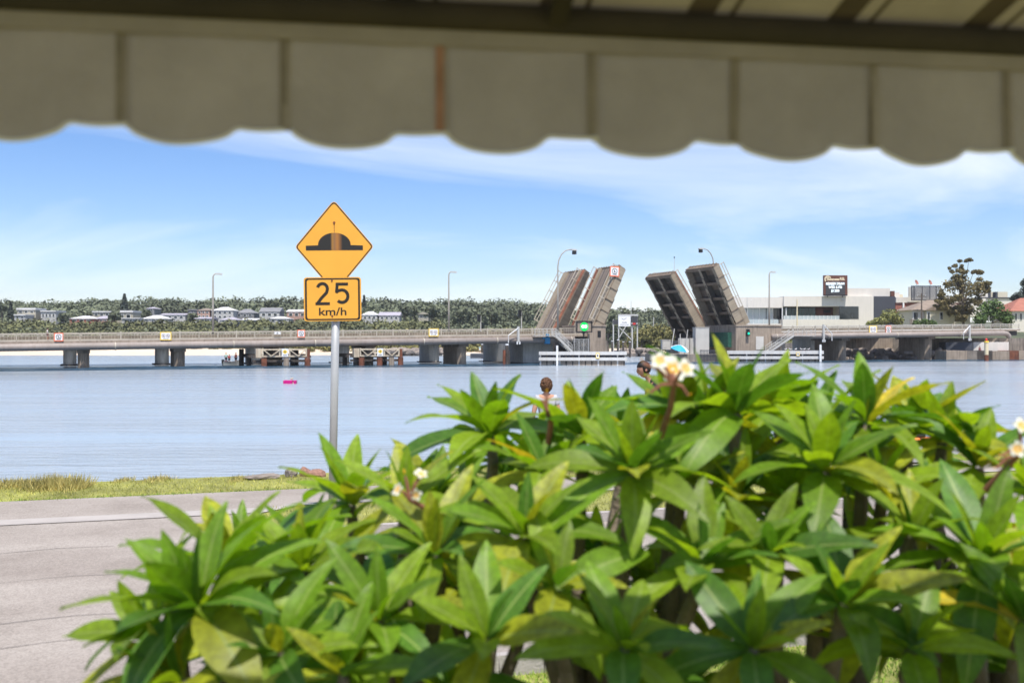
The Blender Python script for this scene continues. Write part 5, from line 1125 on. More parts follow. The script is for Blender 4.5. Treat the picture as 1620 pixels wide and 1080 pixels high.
def person(label, loc, rz, top, legs, hair, skin='skin', over=None, scale=1., group=None, sleeves=True, longlegs=False, curly=False, hyaw=0, htilt=0, sub=1):
    p = dict(BASE); p.update(over or {}); o = empty('person', loc, rz, label, 'person', group); o.scale = (scale,) * 3
    me = skinned(EDG, p, RAD, sub=sub); me.materials.append(M[skin])
    mb = MB(); mb.v = [tuple(v.co) for v in me.vertices]; mb.f = [tuple(q.vertices) for q in me.polygons]
    hc = Vector(p['headb']) + (Vector(p['headb']) - Vector(p['neck'])).normalized() * .055
    rot = blob_head(mb, hc, .105, hyaw, htilt)
    for w, e in (('hal', 'wrl'), ('har', 'wrr')):     # five fingers on each hand
        h = Vector(p[w]); d = (h - Vector(p[e])).normalized(); sd_ = d.cross(Vector((0, 0, 1)));
        if sd_.length < .2: sd_ = Vector((0, 1, 0))
        sd_.normalize(); dn = d.cross(sd_).normalized()
        for k, (of, ln) in enumerate(((-.028, .062), (-.009, .072), (.010, .068), (.028, .052))): mb.tube([h + sd_ * of, h + sd_ * of * 1.1 + d * ln * .55, h + sd_ * of * 1.1 + d * ln * .85 + dn * .02], [.0105, .0095, .007], 5)
        mb.tube([h - d * .02 + sd_ * -.03, h + sd_ * -.052 + d * .018, h + sd_ * -.055 + d * .045], [.012, .011, .008], 5)
    body = mb.build('body', skin, o, True)
    # clothing: a slightly larger skin over torso / legs
    def cloth(name, names, edges, m, grow, root, rr=None):
        r2 = {k: (tuple(x + grow for x in RAD[k]) if hasattr(RAD[k], '__len__') else RAD[k] + grow) for k in names}; r2.update(rr or {})
        c = skinned(edges, {k: p[k] for k in names}, r2, root, sub); c.materials.append(M[m]); return link(name, c, o)
    tn = ['pelvis', 'waist', 'chest', 'shl', 'shr'] + (['neck'] if False else []); te_ = [('pelvis', 'waist'), ('waist', 'chest'), ('chest', 'shl'), ('chest', 'shr')]
    if sleeves:
        for s in 'lr': p['sl' + s] = tuple(Vector(p['sh' + s]).lerp(Vector(p['el' + s]), .55)); RAD['sl' + s] = .052; tn.append('sl' + s); te_.append(('sh' + s, 'sl' + s))
    cloth('top', tn, te_, top, .014, 'pelvis')
    ln_ = ['pelvis', 'hil', 'hir']; le = [('pelvis', 'hil'), ('pelvis', 'hir')]
    for s in 'lr':
        q = 'kn' + s if not longlegs else None
        p['th' + s] = tuple(Vector(p['hi' + s]).lerp(Vector(p['kn' + s]), .8)); RAD['th' + s] = .066
        if longlegs: ln_ += ['kn' + s, 'an' + s]; le += [('hi' + s, 'kn' + s), ('kn' + s, 'an' + s)]
        else: ln_.append('th' + s); le.append(('hi' + s, 'th' + s))
    cloth('trousers' if longlegs else 'shorts', ln_, le, legs, .02, 'pelvis')
    hm = MB(); hr = .105
    if curly:
        r_ = random.Random(3)
        for k in range(150):
            d = Vector((r_.gauss(0, 1), r_.gauss(0, 1) + .5, r_.gauss(0, 1) + .25)).normalized(); q = rot @ Vector((d.x * .098, d.y * .108 + .018, d.z * .125 + .008))
            if d.y < -.45 and d.z < .45: continue
            hm.ell(hc + q, (.026, .026, .024), 6, 4)
    else:
        hm.ell(hc + rot @ Vector((0, .006, .018)), (hr * .85, hr * 1.05, hr * 1.16), 16, 10, rot)
        hm.v = [v for v in hm.v]
        # open the face: pull the front lower part of the cap back inside the skull
        nv = []
        for v in hm.v:
            l = rot.transposed() @ (Vector(v) - hc)
            if l.y < -.045 and l.z < .05: l.y = max(l.y, -.03) * .4; l.z = l.z * .6 + .02; l.x *= .8
            if l.z < -.055: l.z = -.055 + (l.z + .055) * .2; l.x *= .85; l.y *= .85
            nv.append(tuple(hc + rot @ l))
        hm.v = nv
    hm.build('hair', hair, o, True)
    f = MB()
    for s in (-1, 1): f.ell(hc + rot @ Vector((s * .034, -.090, .008)), (.013, .008, .008), 7, 5, rot)
    f.build('eyes', 'black', o); g = MB(); g.ell(hc + rot @ Vector((0, -.098, -.062)), (.024, .010, .007), 8, 5, rot); g.build('mouth', 'brick_pink', o)
    return o
# man on the bank leaning forward over his hands, facing left
gy = 15.75
mp_ = P(1042, 0, gy); over = dict(pelvis=(0, .10, .90), waist=(0, .05, 1.05), chest=(0, -.07, 1.25), neck=(0, -.15, 1.40), headb=(0, -.21, 1.50), shl=(.18, -.09, 1.35), shr=(-.18, -.09, 1.35),
    ell=(.23, -.16, 1.07), elr=(-.23, -.10, 1.08), wrl=(.16, -.36, .98), wrr=(-.14, -.34, .98), hal=(.12, -.43, .99), har=(-.10, -.41, .99), hil=(.10, .08, .87), hir=(-.10, .08, .87), knl=(.11, -.02, .47), knr=(-.11, .06, .47))
person('dark haired man in a black singlet leaning forward on the grassy bank', (mp_.x, gy, -.06), R(-78), 'cloth_black', 'cloth_navy', 'hair_black', 'skin_tan', over, 1.045, sleeves=True, htilt=R(12), sub=2)
wp = P(864, 0, 15.6)
person('curly brown haired woman in a grey top with her back turned on the bank', (wp.x, 15.6, -.06), R(188), 'cloth_grey', 'cloth_navy', 'hair_brown', 'skin', None, .84, curly=True, sub=2)
def at_px(x, yfeet, Y): return P(x, yfeet, Y)
# open aluminium boat with three anglers
def boat():
    Y = 153; s = Y / FPX; a = P(354.5, 577, Y); L_ = 23 * s; o = empty('fishing_boat', (a.x, Y, WATER), R(4), 'small open aluminium boat carrying three anglers under the bridge', 'boat')
    st = [0, .15, .5, .8, 1.0]; vs = []; hw = [.75, .85, .85, .6, .05]; sh = [.55, .55, .55, .62, .75]
    for f, w, h in zip(st, hw, sh):
        x = f * L_; vs += [(x, -w, h), (x, -w * .75, 0), (x, 0, -.2), (x, w * .75, 0), (x, w, h), (x, w * .88, h), (x, w * .65, .12), (x, 0, .05), (x, -w * .65, .12), (x, -w * .88, h)]
    m = MB(); fs = [tuple(range(10))]
    for i in range(4):
        for k in range(10): fs.append((i * 10 + k, i * 10 + (k + 1) % 10, (i + 1) * 10 + (k + 1) % 10, (i + 1) * 10 + k))
    m.add(vs, fs).build('hull', 'alu', o)
    for x in (.6, 1.5): MB().b2((x - .13, -.6, .3), (x + .13, .6, .36)).build('thwart', 'alu', o)
    q = MB().b2((-.35, -.2, .2), (-.02, .2, .85)).build('outboard_motor', 'black', o, bevel=.05); MB().b2((-.25, -.05, -.5), (-.12, .05, .2)).build('leg', 'black', q)
    MB().b2((.1, -.5, .12), (.5, .5, .62)).build('ice_box', 'cloth_maroon', o)
    return a.x, Y, L_
bx_, by_, bl_ = boat()
for f, lb, tp, sc_ in ((.12, 'angler in a pale teal shirt standing at the stern of the boat', 'cloth_teal', 1.0), (.34, 'angler in a red shirt standing in the middle of the boat', 'cloth_red', .86), (.80, 'angler in a dark maroon shirt standing at the bow of the boat', 'cloth_maroon', 1.0)):
    arms = dict(wrl=(.12, -.28, 1.05), wrr=(-.12, -.28, 1.08), hal=(.08, -.35, 1.08), har=(-.06, -.35, 1.10))
    person(lb, (bx_ + f * bl_, by_ + .1, WATER + .13), R(20 - 60 * f), tp, 'cloth_navy', 'hair_black', 'skin_tan', arms, sc_, 'anglers in the boat')
def on_px(label, x, yf, Y, rz, top, legs, sc_=1, **kw): return person(label, P(x, yf, Y), rz, top, legs, 'hair_black', 'skin_tan', None, sc_, **kw)
t = bt(75, .9); q = bp(t, .9, zd(t) + .01); person('pedestrian in a white shirt on the bridge left of the orange sign', q, R(110), 'cloth_white', 'cloth_maroon', 'hair_black', 'skin_tan', dict(knl=(.1, -.2, .5), anl=(.1, -.05, .1), tol=(.1, -.22, .05)), 1.0)
person('small person in teal on the jetty by the left black pile', (P(759, 0, JY).x, JY + .6, JZ), R(10), 'cloth_teal', 'cloth_white', 'hair_black', 'skin', None, .9)
person('small person in pale pink on the jetty by the right black pile', (P(772.5, 0, JY).x, JY + .6, JZ), R(30), 'skin', 'cloth_maroon', 'hair_black', 'skin', None, .95)
p_ = P(1547, 554.6, 191); person('person in dark red sitting on the sea wall under the right bridge', (p_.x, 190.3, p_.z - .45), R(0), 'cloth_maroon', 'cloth_maroon', 'hair_black', 'skin_tan', dict(pelvis=(0, 0, .53), waist=(0, 0, .68), chest=(0, -.03, .90), neck=(0, -.04, 1.07), headb=(0, -.06, 1.18), shl=(.17, -.03, 1.0), shr=(-.17, -.03, 1.0), ell=(.22, -.1, .76), elr=(-.22, -.1, .76), wrl=(.12, -.3, .66), wrr=(-.12, -.3, .66), hal=(.1, -.37, .64), har=(-.1, -.37, .64), hil=(.1, -.05, .52), hir=(-.1, -.05, .52), knl=(.12, -.42, .55), knr=(-.12, -.42, .55), anl=(.12, -.46, .12), anr=(-.12, -.46, .12), tol=(.12, -.6, .08), tor=(-.12, -.6, .08)), 1.0, longlegs=True)
# magenta float in the water
Y = CZ - WATER; Y = 3.6 * FPX / 66.5
o = empty('pool_float', (P(458.5, 0, Y).x, Y, WATER), 0, 'bright magenta float with a small tan bird on it in the open water', 'float')
MB().b2((-.51, -.3, -.1), (.27, .3, .28)).build('body', 'magenta', o, bevel=.03); MB().b2((.36, -.3, -.1), (.57, .3, .27)).build('end_pad', 'magenta', o, bevel=.03); MB().b2((.27, -.06, .0), (.36, .06, .12)).build('link', 'white', o)
g = empty('bird', (P(458.5, 0, Y).x + .15, Y, WATER + .28), R(20), 'small tan bird standing on the magenta float', 'bird'); MB().ell((0, 0, .13), (.13, .06, .065), 8, 6).ell((.11, 0, .2), (.045, .04, .04), 6, 5).build('body', 'cream_beam', g, True); MB().tube([(0, 0, 0), (0, 0, .08)], .012, 4).build('legs', 'orange', g)

def haze():
    o = MB().b2((-1400, -60, -5.5), (1400, 1000, 46)).build('haze', 'white'); o.data.materials.clear()
    m = bpy.data.materials.new('haze'); m.use_nodes = True; N = m.node_tree.nodes; N.clear(); out = N.new('ShaderNodeOutputMaterial'); v = N.new('ShaderNodeVolumePrincipled')
    v.inputs['Color'].default_value = (.95, .96, .97, 1); v.inputs['Density'].default_value = .00015; v.inputs['Anisotropy'].default_value = .3
    m.node_tree.links.new(v.outputs[0], out.inputs['Volume']); o.data.materials.append(m); tag(o, kind='stuff')
haze()

# ------------------------------------------------------------------ road details, verge, bank
def cracks():
    m = MB()
    for a0, x0, x1, w in ((12.54, -60, 70, .035), (10.93, -9, -3.9, .014), (9.6, -8, -1.5, .010), (8.2, -4.2, -1.6, .012), (7.55, -3.6, -2.1, .012), (8.9, -2.0, 3.5, .016)):
        n = int((x1 - x0) * 4); vs = []
        for i in range(n + 1):
            X = x0 + (x1 - x0) * i / n; j = 0 if w > .03 else .05 * math.sin(X * 2.3 + a0) + .03 * math.sin(X * 7.1 + a0 * 3); ww = w * (1 if w > .03 else .5 + .5 * abs(math.sin(X * 3.1)))
            vs += [(X, line(a0, X) + j, .002), (X, line(a0, X) + j + ww, .002)]
        m.add(vs, [(2 * i, 2 * i + 2, 2 * i + 3, 2 * i + 1) for i in range(n)])
    tag(m.build('road_cracks', 'crack'), kind='structure')
cracks()
def nib():
    o = []; a0, a1 = 10.75, 12.5; pts = [(-2.45, a0), (9, a0), (9, a1), (-2.6, a1), (-2.9, (a0 + a1) / 2 + .35), (-2.85, (a0 + a1) / 2 - .2)]
    out = [(x, line(a, x)) for x, a in pts]; inn = [(x + (.12 if x < 0 else -.1), line(a + (.13 if a < 11.4 else -.13 if a > 12 else 0), x)) for x, a in pts]
    m = MB(); n = len(out); vs = [(p[0], p[1], z) for z in (-.02, .10) for p in out] + [(p[0], p[1], .10) for p in inn]
    m.add(vs, [(i, (i + 1) % n, n + (i + 1) % n, n + i) for i in range(n)] + [(n + i, n + (i + 1) % n, 2 * n + (i + 1) % n, 2 * n + i) for i in range(n)])
    tag(m.build('kerb', 'gutter'), kind='structure'); tag(sheet('verge', inn, .09, 'lawn'), kind='structure')
    m = MB()                                      # kerb along the near lawn
    k = 80
    for i in range(k):
        X0 = -2 + 22 * i / k; X1 = -2 + 22 * (i + .985) / k
        m.add([(X, line(6.05 + d, X), z) for X in (X0, X1) for d, z in ((0, -.03), (.13, -.03), (.13, .08), (.0, .10))], [(0, 1, 2, 3), (7, 6, 5, 4), (1, 5, 6, 2), (2, 6, 7, 3), (3, 7, 4, 0)])
    tag(m.build('kerb', 'gutter'), kind='structure')
nib()
def blades(name, n, pos, h0, h1, w, m, lean=.5, kind='stuff', parent=None):
    p = pos(n); n = len(p); a = rng.random(n) * 6.283; hh = h0 + (h1 - h0) * rng.random(n) ** 1.5; t = np.stack([np.cos(a), np.sin(a), np.zeros(n)], 1) * (w * (.6 + .8 * rng.random(n)))[:, None]
    l = rng.normal(size=(n, 3)) * lean; l[:, 2] = 1; l /= np.linalg.norm(l, axis=1)[:, None]; tip = p + l * hh[:, None]; md = p + l * hh[:, None] * .55
    V = np.stack([p - t / 2, p + t / 2, md + t * .35 + (tip - md) * .1, tip], 1)
    o = link(name, qmesh(name, V, m), parent); return tag(o, kind=kind) if kind else o
def inband(x0, x1, a0, a1, z):
    def f(n):
        X = x0 + (x1 - x0) * rng.random(n); a = a0 + (a1 - a0) * rng.random(n); return np.stack([X, a + SR * X, np.full(n, z)], 1)
    return f
blades('grass', 60000, inband(-10, 14, 14.42, 16.15, -.05), .03, .085, .012, 'grass', .8)
blades('grass', 12000, inband(-10, 14, 14.36, 14.62, -.03), .02, .06, .012, 'grass_green', .9)
blades('grass', 9000, inband(-2.75, 6, 10.9, 12.36, .085), .02, .07, .010, 'grass', .8)
blades('grass', 26000, inband(-.5, 4.6, 4.2, 6.04, -.03), .02, .06, .008, 'grass_green', .8)
def tussock(label, x, y, w, h, m, n):
    Y = 2.0 * FPX / (y - 540); Y = min(Y, 14.6); X = (x - 810) / FPX * Y; s = Y / FPX; o = empty('grass_tussock', (X, Y, -.06), 0, label, 'grass clump', 'grass clumps along the bank')
    def f(k): r = rng.normal(size=(k, 2)) * np.array([w * s * .3, .16]); r[:, 0] = np.clip(r[:, 0], -w * s * .55, w * s * .55); return np.stack([r[:, 0], r[:, 1], np.zeros(k)], 1)
    blades('blades', n, f, h * s * .35, h * s * 1.05, .014, m, .45, None, o); return o
tussock('large olive grass clump on the bank at the far left', 92, 768, 80, 28, 'tussock', 2600)
tussock('long low grass clump at the left edge of the bank', 18, 766, 62, 20, 'tussock', 1500)
tussock('small reddish grass tuft on the bank, left one', 193, 757, 18, 11, 'tussock', 300)
tussock('wider reddish grass tuft in the middle of the bank', 247, 756, 34, 12, 'tussock', 600)
tussock('small tuft on the bank right of the reddish tufts', 325, 753, 14, 7, 'tussock', 220)
tussock('green tuft beside the flat stone slab on the bank', 376, 752, 22, 12, 'tussock', 420)
def stone(label, X, Y, z, sx, sy, sz, m, i, name='rock', rz=0):
    me = ROCKS[i].copy(); me.materials.clear(); me.materials.append(M[m]); o = link(name, me, None, (X, Y, z), (0, 0, rz), (sx, sy, sz)); return tag(o, label, 'rock')
stone('flat grey stone slab lying on the edge of the bank', -3.72, 14.72, .0, .26, .14, .045, 'rock', 0, 'stone_slab', .3)
stone('dark grey boulder left of the reddish rocks on the bank', -3.32, 14.95, .02, .09, .09, .09, 'rock', 1)
stone('reddish rock on the bank nearest the sign pole', -2.95, 15.0, .0, .13, .12, .08, 'rock_red', 2)
stone('pale reddish rock on top of the bank rocks', -3.12, 15.05, .02, .09, .09, .08, 'rock_red', 3)
o = empty('kayak', (6.4, 16.5, .0), R(14), 'orange and white kayak lying on the bank behind the shrubs', 'kayak')
def kayak():
    st = [(-1.3, .02, .28, .2), (-1.0, .2, .3, .1), (-.4, .34, .3, .02), (.4, .34, .3, .02), (1.0, .2, .3, .1), (1.3, .02, .28, .2)]
    for nm, m_, zz in (('hull', 'white', 0), ('deck', 'boat_orange', 1)):
        vs = []
        for x, w, t, b in st:
            if zz: vs += [(x, -w, t + .003), (x, 0, t + .12 * (w / .34)), (x, w, t + .003)]
            else: vs += [(x, -w, t), (x, -w * .6, b), (x, w * .6, b), (x, w, t)]
        k = 3 if zz else 4; fs = [(i * k + j, (i + 1) * k + j, (i + 1) * k + j + 1, i * k + j + 1) for i in range(5) for j in range(k - 1)]
        MB().add(vs, fs).build(nm, m_, o)
    MB().tube([(-.35, -.2, .45), (.35, -.2, .45), (.4, 0, .46), (.35, .2, .45), (-.35, .2, .45), (-.4, 0, .46), (-.35, -.2, .45)], .03, 6).build('cockpit_rim', 'black', o)
kayak()

# ------------------------------------------------------------------ the speed hump sign
def road_sign():
    d = 10.6; s = d / FPX; b = P(525.2, 0, d); o = empty('road_sign', (b.x, d, .09), 0, 'yellow diamond hump warning sign above a yellow 25 km/h plate on a grey pole', 'road sign'); o.rotation_euler = (0, R(1.05), 0)
    MB().tube([(0, 0, -.3), (0, 0, 3.0)], .042, 20).build('pole', 'galv', o, True); MB().lathe([(.0, .0), (.046, .0), (.046, .02), (.02, .03)], (0, 0, 3.0), 16).build('cap', 'galv', o)
    def plate(name, pts, r, cz, y0, inset, bw, cx=0):
        q = empty_mesh = MB().prism(rounded(pts, r), -.0016, .0016).build(name, 'sign_face', o, bevel=0); q.location = (cx, y0, cz)
        k = lambda f: [((p[0]) * f, (p[1]) * f) for p in pts]
        rad = max(abs(p[1]) for p in pts)
        fo = 1 - inset / rad; fi = 1 - (inset + bw) / rad
        MB().ring(rounded(k(fo), r * .85), rounded(k(fi), r * .72), -.0030, -.00165).build('border', 'sign_print', q); return q
    cz = (CZ + (540 - 391) * s) - .09; D = .415; DH = .495
    q = plate('diamond_plate', [(0, -DH), (D, 0), (0, DH), (-D, 0)], .045, cz, -.052, .009, .017, -.018); q.rotation_euler = (0, R(-1.7), R(3))
    hs = [(-.300, -.026), (-.300, .024), (-.172, .028)] + [(.172 * math.cos(R(a)) , .030 + .130 * math.sin(R(a))) for a in range(172, 4, -8)] + [(.172, .028), (.300, .024), (.300, -.026)]
    h = MB().prism([(x, z - .012) for x, z in hs], -.0030, -.00165).build('hump_symbol', 'hump_print', q)
    for x, z, nm in ((0, .255, 'bolt'),): MB().lathe([(.001, -.009), (.011, -.009), (.013, -.0017), (.001, -.0017)], (x, 0, z), 12, 'y').build(nm, 'rust', q)
    MB().prism([(-.004, .25), (.004, .25), (.003, .155), (-.002, .155)], -.0024, -.00165).build('rust_streak', 'rust', q)
    cz2 = (CZ + (540 - 473.5) * s) - .09; W, H = .302, .232
    p = plate('speed_plate', [(-W, -H), (W, -H), (W, H), (-W, H)], .035, cz2, -.060, .010, .015, -.026); p.rotation_euler = (0, R(-1.7), R(2))
    m = MB(); w = .033; a, b_ = -.0030, -.00165
    # 2
    k = lambda x, z: (x, z)
    two = arc(-.105, .110, .052, 165, -25, 14, .055) + [(-.062, .070), (-.12, .008), (-.158, -.045)]
    stroke(m, two, w, a, b_); stroke(m, [(-.180, -.047), (-.028, -.047)], w * .95, a - .0001, b_); m.build('digit', 'sign_print', p)
    m = MB(); stroke(m, [(.165, .158), (.050, .158), (.043, .066)], w * .95, a - .0001, b_)
    five = [(.036, .070), (.062, .089)] + arc(.100, .030, .062, 95, -135, 16, .066) + []
    stroke(m, five, w, a, b_); m.build('digit', 'sign_print', p)
    text('km/h', .115, 'sign_print', p, (0, -.0030, -.135), 'lettering', .0006, sx=1.3, bold=.0015).data
    for z in (.195, -.178): MB().lathe([(.001, -.008), (.009, -.008), (.011, -.0017), (.001, -.0017)], (-.005, 0, z), 12, 'y').build('bolt', 'rust', p)
    for z in (cz + .185, cz2 + .195, cz2 - .178): MB().tube([(0, 0, z - .02), (0, 0, z + .02)], .047, 16).build('clamp', 'galv', o)
road_sign()

# ------------------------------------------------------------------ fabric awning close above the camera
def awning():
    A = Vector((-.514 * 1.6, 1.6, CZ + .354)); B = Vector((.514 * 1.86, 1.86, CZ + .354)); e = (B - A).normalized()
    o = empty('awning', A, math.atan2(e.y, e.x), 'beige fabric awning with scalloped valance hanging close above the view', 'awning')
    W = .262; X0 = .195 - W * 5; TOP = .182; n = 28
    def zb(f):
        if f < .60: return -.028 * math.sin(math.pi * min(1, f / .66)) ** .6
        if f < .66: return -.028 * math.sin(math.pi * .60 / .66) ** .6 * (1 - (f - .60) / .06) + .002 * (f - .6) / .06
        return .002 - .003 * math.sin(math.pi * (f - .66) / .34)
    def yf(f, h, k): return .006 * math.sin(f * 6.283 + k * 1.7) * (1 - .7 * h) + .004 * math.sin(f * 13 + k) * (1 - h)
    r_ = random.Random(4)
    for k in range(17):
        vs = []; fs = []; x0 = X0 + k * W; m_ = 8
        for i in range(n + 1):
            f = i / n; z0 = zb(f)
            for j in range(m_ + 1): h = j / m_; vs.append((x0 - .012 * (i == 0) + f * (W + .002), yf(f, h, k) - .0025 * f, z0 + (TOP - z0) * h))
        for i in range(n):
            for j in range(m_): q = i * (m_ + 1) + j; fs.append((q, q + m_ + 1, q + m_ + 2, q + 1))
        p = link('valance_panel', MB().add(vs, fs).mesh('valance_panel', 'awning_fabric', True), o)
        MB().tube([(x0 + i / n * (W + .002), yf(i / n, 0, k) - .0025 * i / n, zb(i / n) - .001) for i in range(n + 1)], .0035, 6).build('binding', 'awning_binding', p, True)
        ms = MB(); w = r_.uniform(.010, .015); vs = []
        for j in range(7): h = j / 6; f = .985; vs += [(x0 + W - .006 - w, yf(.95, h, k) - .006, .004 + (TOP - .02) * h), (x0 + W - .006, yf(.95, h, k) - .006, .004 + (TOP - .02) * h)]
        ms.add(vs, [(2 * j, 2 * j + 1, 2 * j + 3, 2 * j + 2) for j in range(6)]).build('fold_shade_rust_strip', 'awning_rust' if k == 6 else 'awning_fold_shade', p)  # darker strips stand for fold shadow at seams; one is a rust stain
    MB().b2((X0, -.012, TOP - .034), (X0 + 17 * W, -.009, TOP - .001)).build('top_band', 'awning_fabric', o)
    MB().tube([(X0 - .1, -.016, TOP + .016), (X0 + 17 * W + .1, -.016, TOP + .016)], .024, 12).build('front_shade_bar', 'batten', o, True)  # bar coloured dark for the shadow gap between valance and canopy
    up = Vector((0, -math.cos(R(15)), math.sin(R(15))))
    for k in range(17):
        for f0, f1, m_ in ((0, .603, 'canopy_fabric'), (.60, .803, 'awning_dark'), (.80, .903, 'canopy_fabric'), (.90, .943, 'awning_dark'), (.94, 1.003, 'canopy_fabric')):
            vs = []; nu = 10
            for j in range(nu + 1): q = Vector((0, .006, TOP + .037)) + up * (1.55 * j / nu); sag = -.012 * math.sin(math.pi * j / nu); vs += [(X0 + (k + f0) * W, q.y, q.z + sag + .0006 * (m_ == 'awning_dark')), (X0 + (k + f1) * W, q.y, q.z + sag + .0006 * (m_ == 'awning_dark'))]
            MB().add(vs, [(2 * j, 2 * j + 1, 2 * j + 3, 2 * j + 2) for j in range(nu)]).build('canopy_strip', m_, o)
    for k in (2, 7, 12):
        x = X0 + k * W + .7 * W; q = Vector((x, -.03, TOP + .01)) ; MB().beam(q, q + up * 1.5, .03, .02).build('rafter_arm', 'batten', o)
awning()

# ------------------------------------------------------------------ frangipani shrubs
def leaf_mesh(curv, fold, wav, m_):
    nl, nw = 10, 4; vs = []; uv = []; fs = []; L = 1.0
    for i in range(nl + 1):
        t = i / nl; w = .012 if t < .05 else .148 * max(0, math.sin(math.pi * (t - .02) ** .82)) ** .85 * (1 if t < .6 else 1 - .18 * (t - .6))
        if i == nl: w = .002
        th = curv * t; y = L * (math.sin(th) / curv if abs(curv) > 1e-3 else t); zc = -L * ((1 - math.cos(th)) / curv if abs(curv) > 1e-3 else 0)
        for j in range(nw + 1):
            u = j / nw * 2 - 1; x = u * w; z = fold * abs(x) + .018 * wav * math.sin(t * 9 + u * 1.3) * abs(u)
            vs.append((x, y - z * math.sin(-th) * 0, zc + z)); uv.append((j / nw, t))
    for i in range(nl):
        for j in range(nw): a = i * (nw + 1) + j; fs.append((a, a + 1, a + nw + 2, a + nw + 1))
    me = bpy.data.meshes.new('leaf'); me.from_pydata(vs, [], fs); ul = me.uv_layers.new(name='UVMap')
    for l in me.loops: ul.data[l.index].uv = uv[l.vertex_index]
    me.materials.append(M[m_]); me.shade_smooth(); return me
LM = {k: [leaf_mesh(c, f, w, k) for c, f, w in ((.15, .35, .4), (.5, .25, 1), (.9, .3, .8), (1.35, .2, 1.2))] for k in ('leaf_deep', 'leaf_mid', 'leaf_light', 'leaf_yellowing', 'leaf_yellow')}
def petal_mesh():
    vs = []; uv = []; fs = []
    for i in range(7):
        t = i / 6; w = .30 * math.sin(math.pi * (.08 + .86 * t ** .8)) ** .8 if i < 6 else .06; th = 1.1 * t; y = math.sin(th) / 1.1; z = .35 * t - .25 * t * t
        for j in range(4): u = j / 3 * 2 - 1; vs.append((u * w, y, z + .12 * u * (1 if u > 0 else .3) * t)); uv.append((j / 3, t))
    for i in range(6):
        for j in range(3): a = i * 4 + j; fs.append((a, a + 1, a + 5, a + 4))
    me = bpy.data.meshes.new('petal'); me.from_pydata(vs, [], fs); ul = me.uv_layers.new(name='UVMap')
    for l in me.loops: ul.data[l.index].uv = uv[l.vertex_index]
    me.materials.append(M['petal']); me.shade_smooth(); return me
PETAL = petal_mesh(); TUBE = MB().tube([(0, 0, -.5), (0, 0, -.1), (0, 0, .06)], [.05, .06, .11], 7).mesh('flower', 'sign_gold', True); BUD = MB().ell((0, 0, .2), (.13, .13, .36), 8, 6).mesh('bud', 'petal', True)
lr = random.Random(21)
SHR = {'a': dict(base=(400, 2.95), label='leftmost leafy frangipani shrub, spreading over the road edge'), 'b': dict(base=(680, 3.15), label='leafy frangipani shrub with small white flowers right of the sign pole'),
       'c': dict(base=(960, 3.05), label='leafy frangipani shrub in the middle with big white flowers at its top'), 'd': dict(base=(1270, 2.95), label='leafy frangipani shrub below the club building with a dark upright stem'), 'e': dict(base=(1540, 2.9), label='rightmost leafy frangipani shrub, cut by the right edge')}
for v in SHR.values(): v['leaves'] = 0
for k, v in SHR.items():
    x, d = v['base']; p = P(x, 0, d); v['o'] = empty('frangipani_shrub', (p.x, d, -.03), 0, v['label'], 'shrub', 'frangipani shrubs before the veranda'); v['p'] = Vector((p.x, d, -.03))
    MB().tube([(0, 0, -.1), (.02, .0, .25), (-.01, .02, .52)], [.075, .06, .055], 9).build('trunk', 'bark_frangi', v['o'], True)
    v['forks'] = [Vector((.16 * math.cos(a), .16 * math.sin(a), .72)) for a in (0.4, 2.3, 4.4)]
    for f in v['forks']: MB().tube([(-.01, .02, .48), (f.x * .6, f.y * .6, .6), f], [.05, .042, .038], 8).build('branch', 'bark_frangi', v['o'], True)
def shrub_at(x): return SHR['abcde'[sum(x > q for q in (530, 815, 1125, 1415))]]
def rosette(x, y, d, ax, n, L, pal, spread=1.0, sk=None, branch=True):
    c = P(x, y, d); S = SHR[sk] if sk else shrub_at(x); o = S['o']; cl = c - S['p']; a = Vector(ax).normalized()
    f = min(S['forks'], key=lambda q: (q - cl).length)
    if branch:
        mid = f.lerp(cl, .5) + Vector((0, 0, -.06)) ; MB().tube([f, mid, cl - a * .08, cl], [.030, .024, .020, .016], 7).build('branch', 'bark_frangi', o, True)
    r0 = a.cross(Vector((.3, .2, 1)));  r0 = (r0 if r0.length > .1 else Vector((1, 0, 0))).normalized(); r1 = a.cross(r0)
    ph = lr.uniform(0, 6.28)
    for i in range(n):
        q = i / max(1, n - 1); ph += 2.399 + lr.uniform(-.25, .25); th = R((14 + 70 * q ** .9) * spread + lr.uniform(-9, 9)); r = r0 * math.cos(ph) + r1 * math.sin(ph)
        l = (a * math.cos(th) + r * math.sin(th)).normalized(); nn = (a * math.sin(th) - r * math.cos(th)).normalized(); tw = lr.uniform(-.35, .35); xx = l.cross(nn); nn2 = nn * math.cos(tw) + xx * math.sin(tw); xx = l.cross(nn2)
        Ls = L * (.62 + .42 * min(1, q * 1.6)) * lr.uniform(.85, 1.12)
        u = lr.random(); y_ = pal + .10 * (q > .7)
        k = 'leaf_yellow' if u < y_ * .025 else 'leaf_yellowing' if u < y_ * .42 else 'leaf_light' if u < .30 + y_ * .6 else 'leaf_mid' if u < .80 else 'leaf_deep'
        me = LM[k][min(3, int(q * 2.6 + lr.random() * 1.2))]
        mt = Matrix((xx, l, nn2)).transposed().to_4x4(); mt.translation = cl + l * .012
        ob = bpy.data.objects.new('leaf', me); COL.objects.link(ob); ob.parent = o; sw = Ls * lr.uniform(.85, 1.15); ob.matrix_basis = mt @ Matrix.Diagonal((sw, Ls, Ls, 1)); S['leaves'] += 1
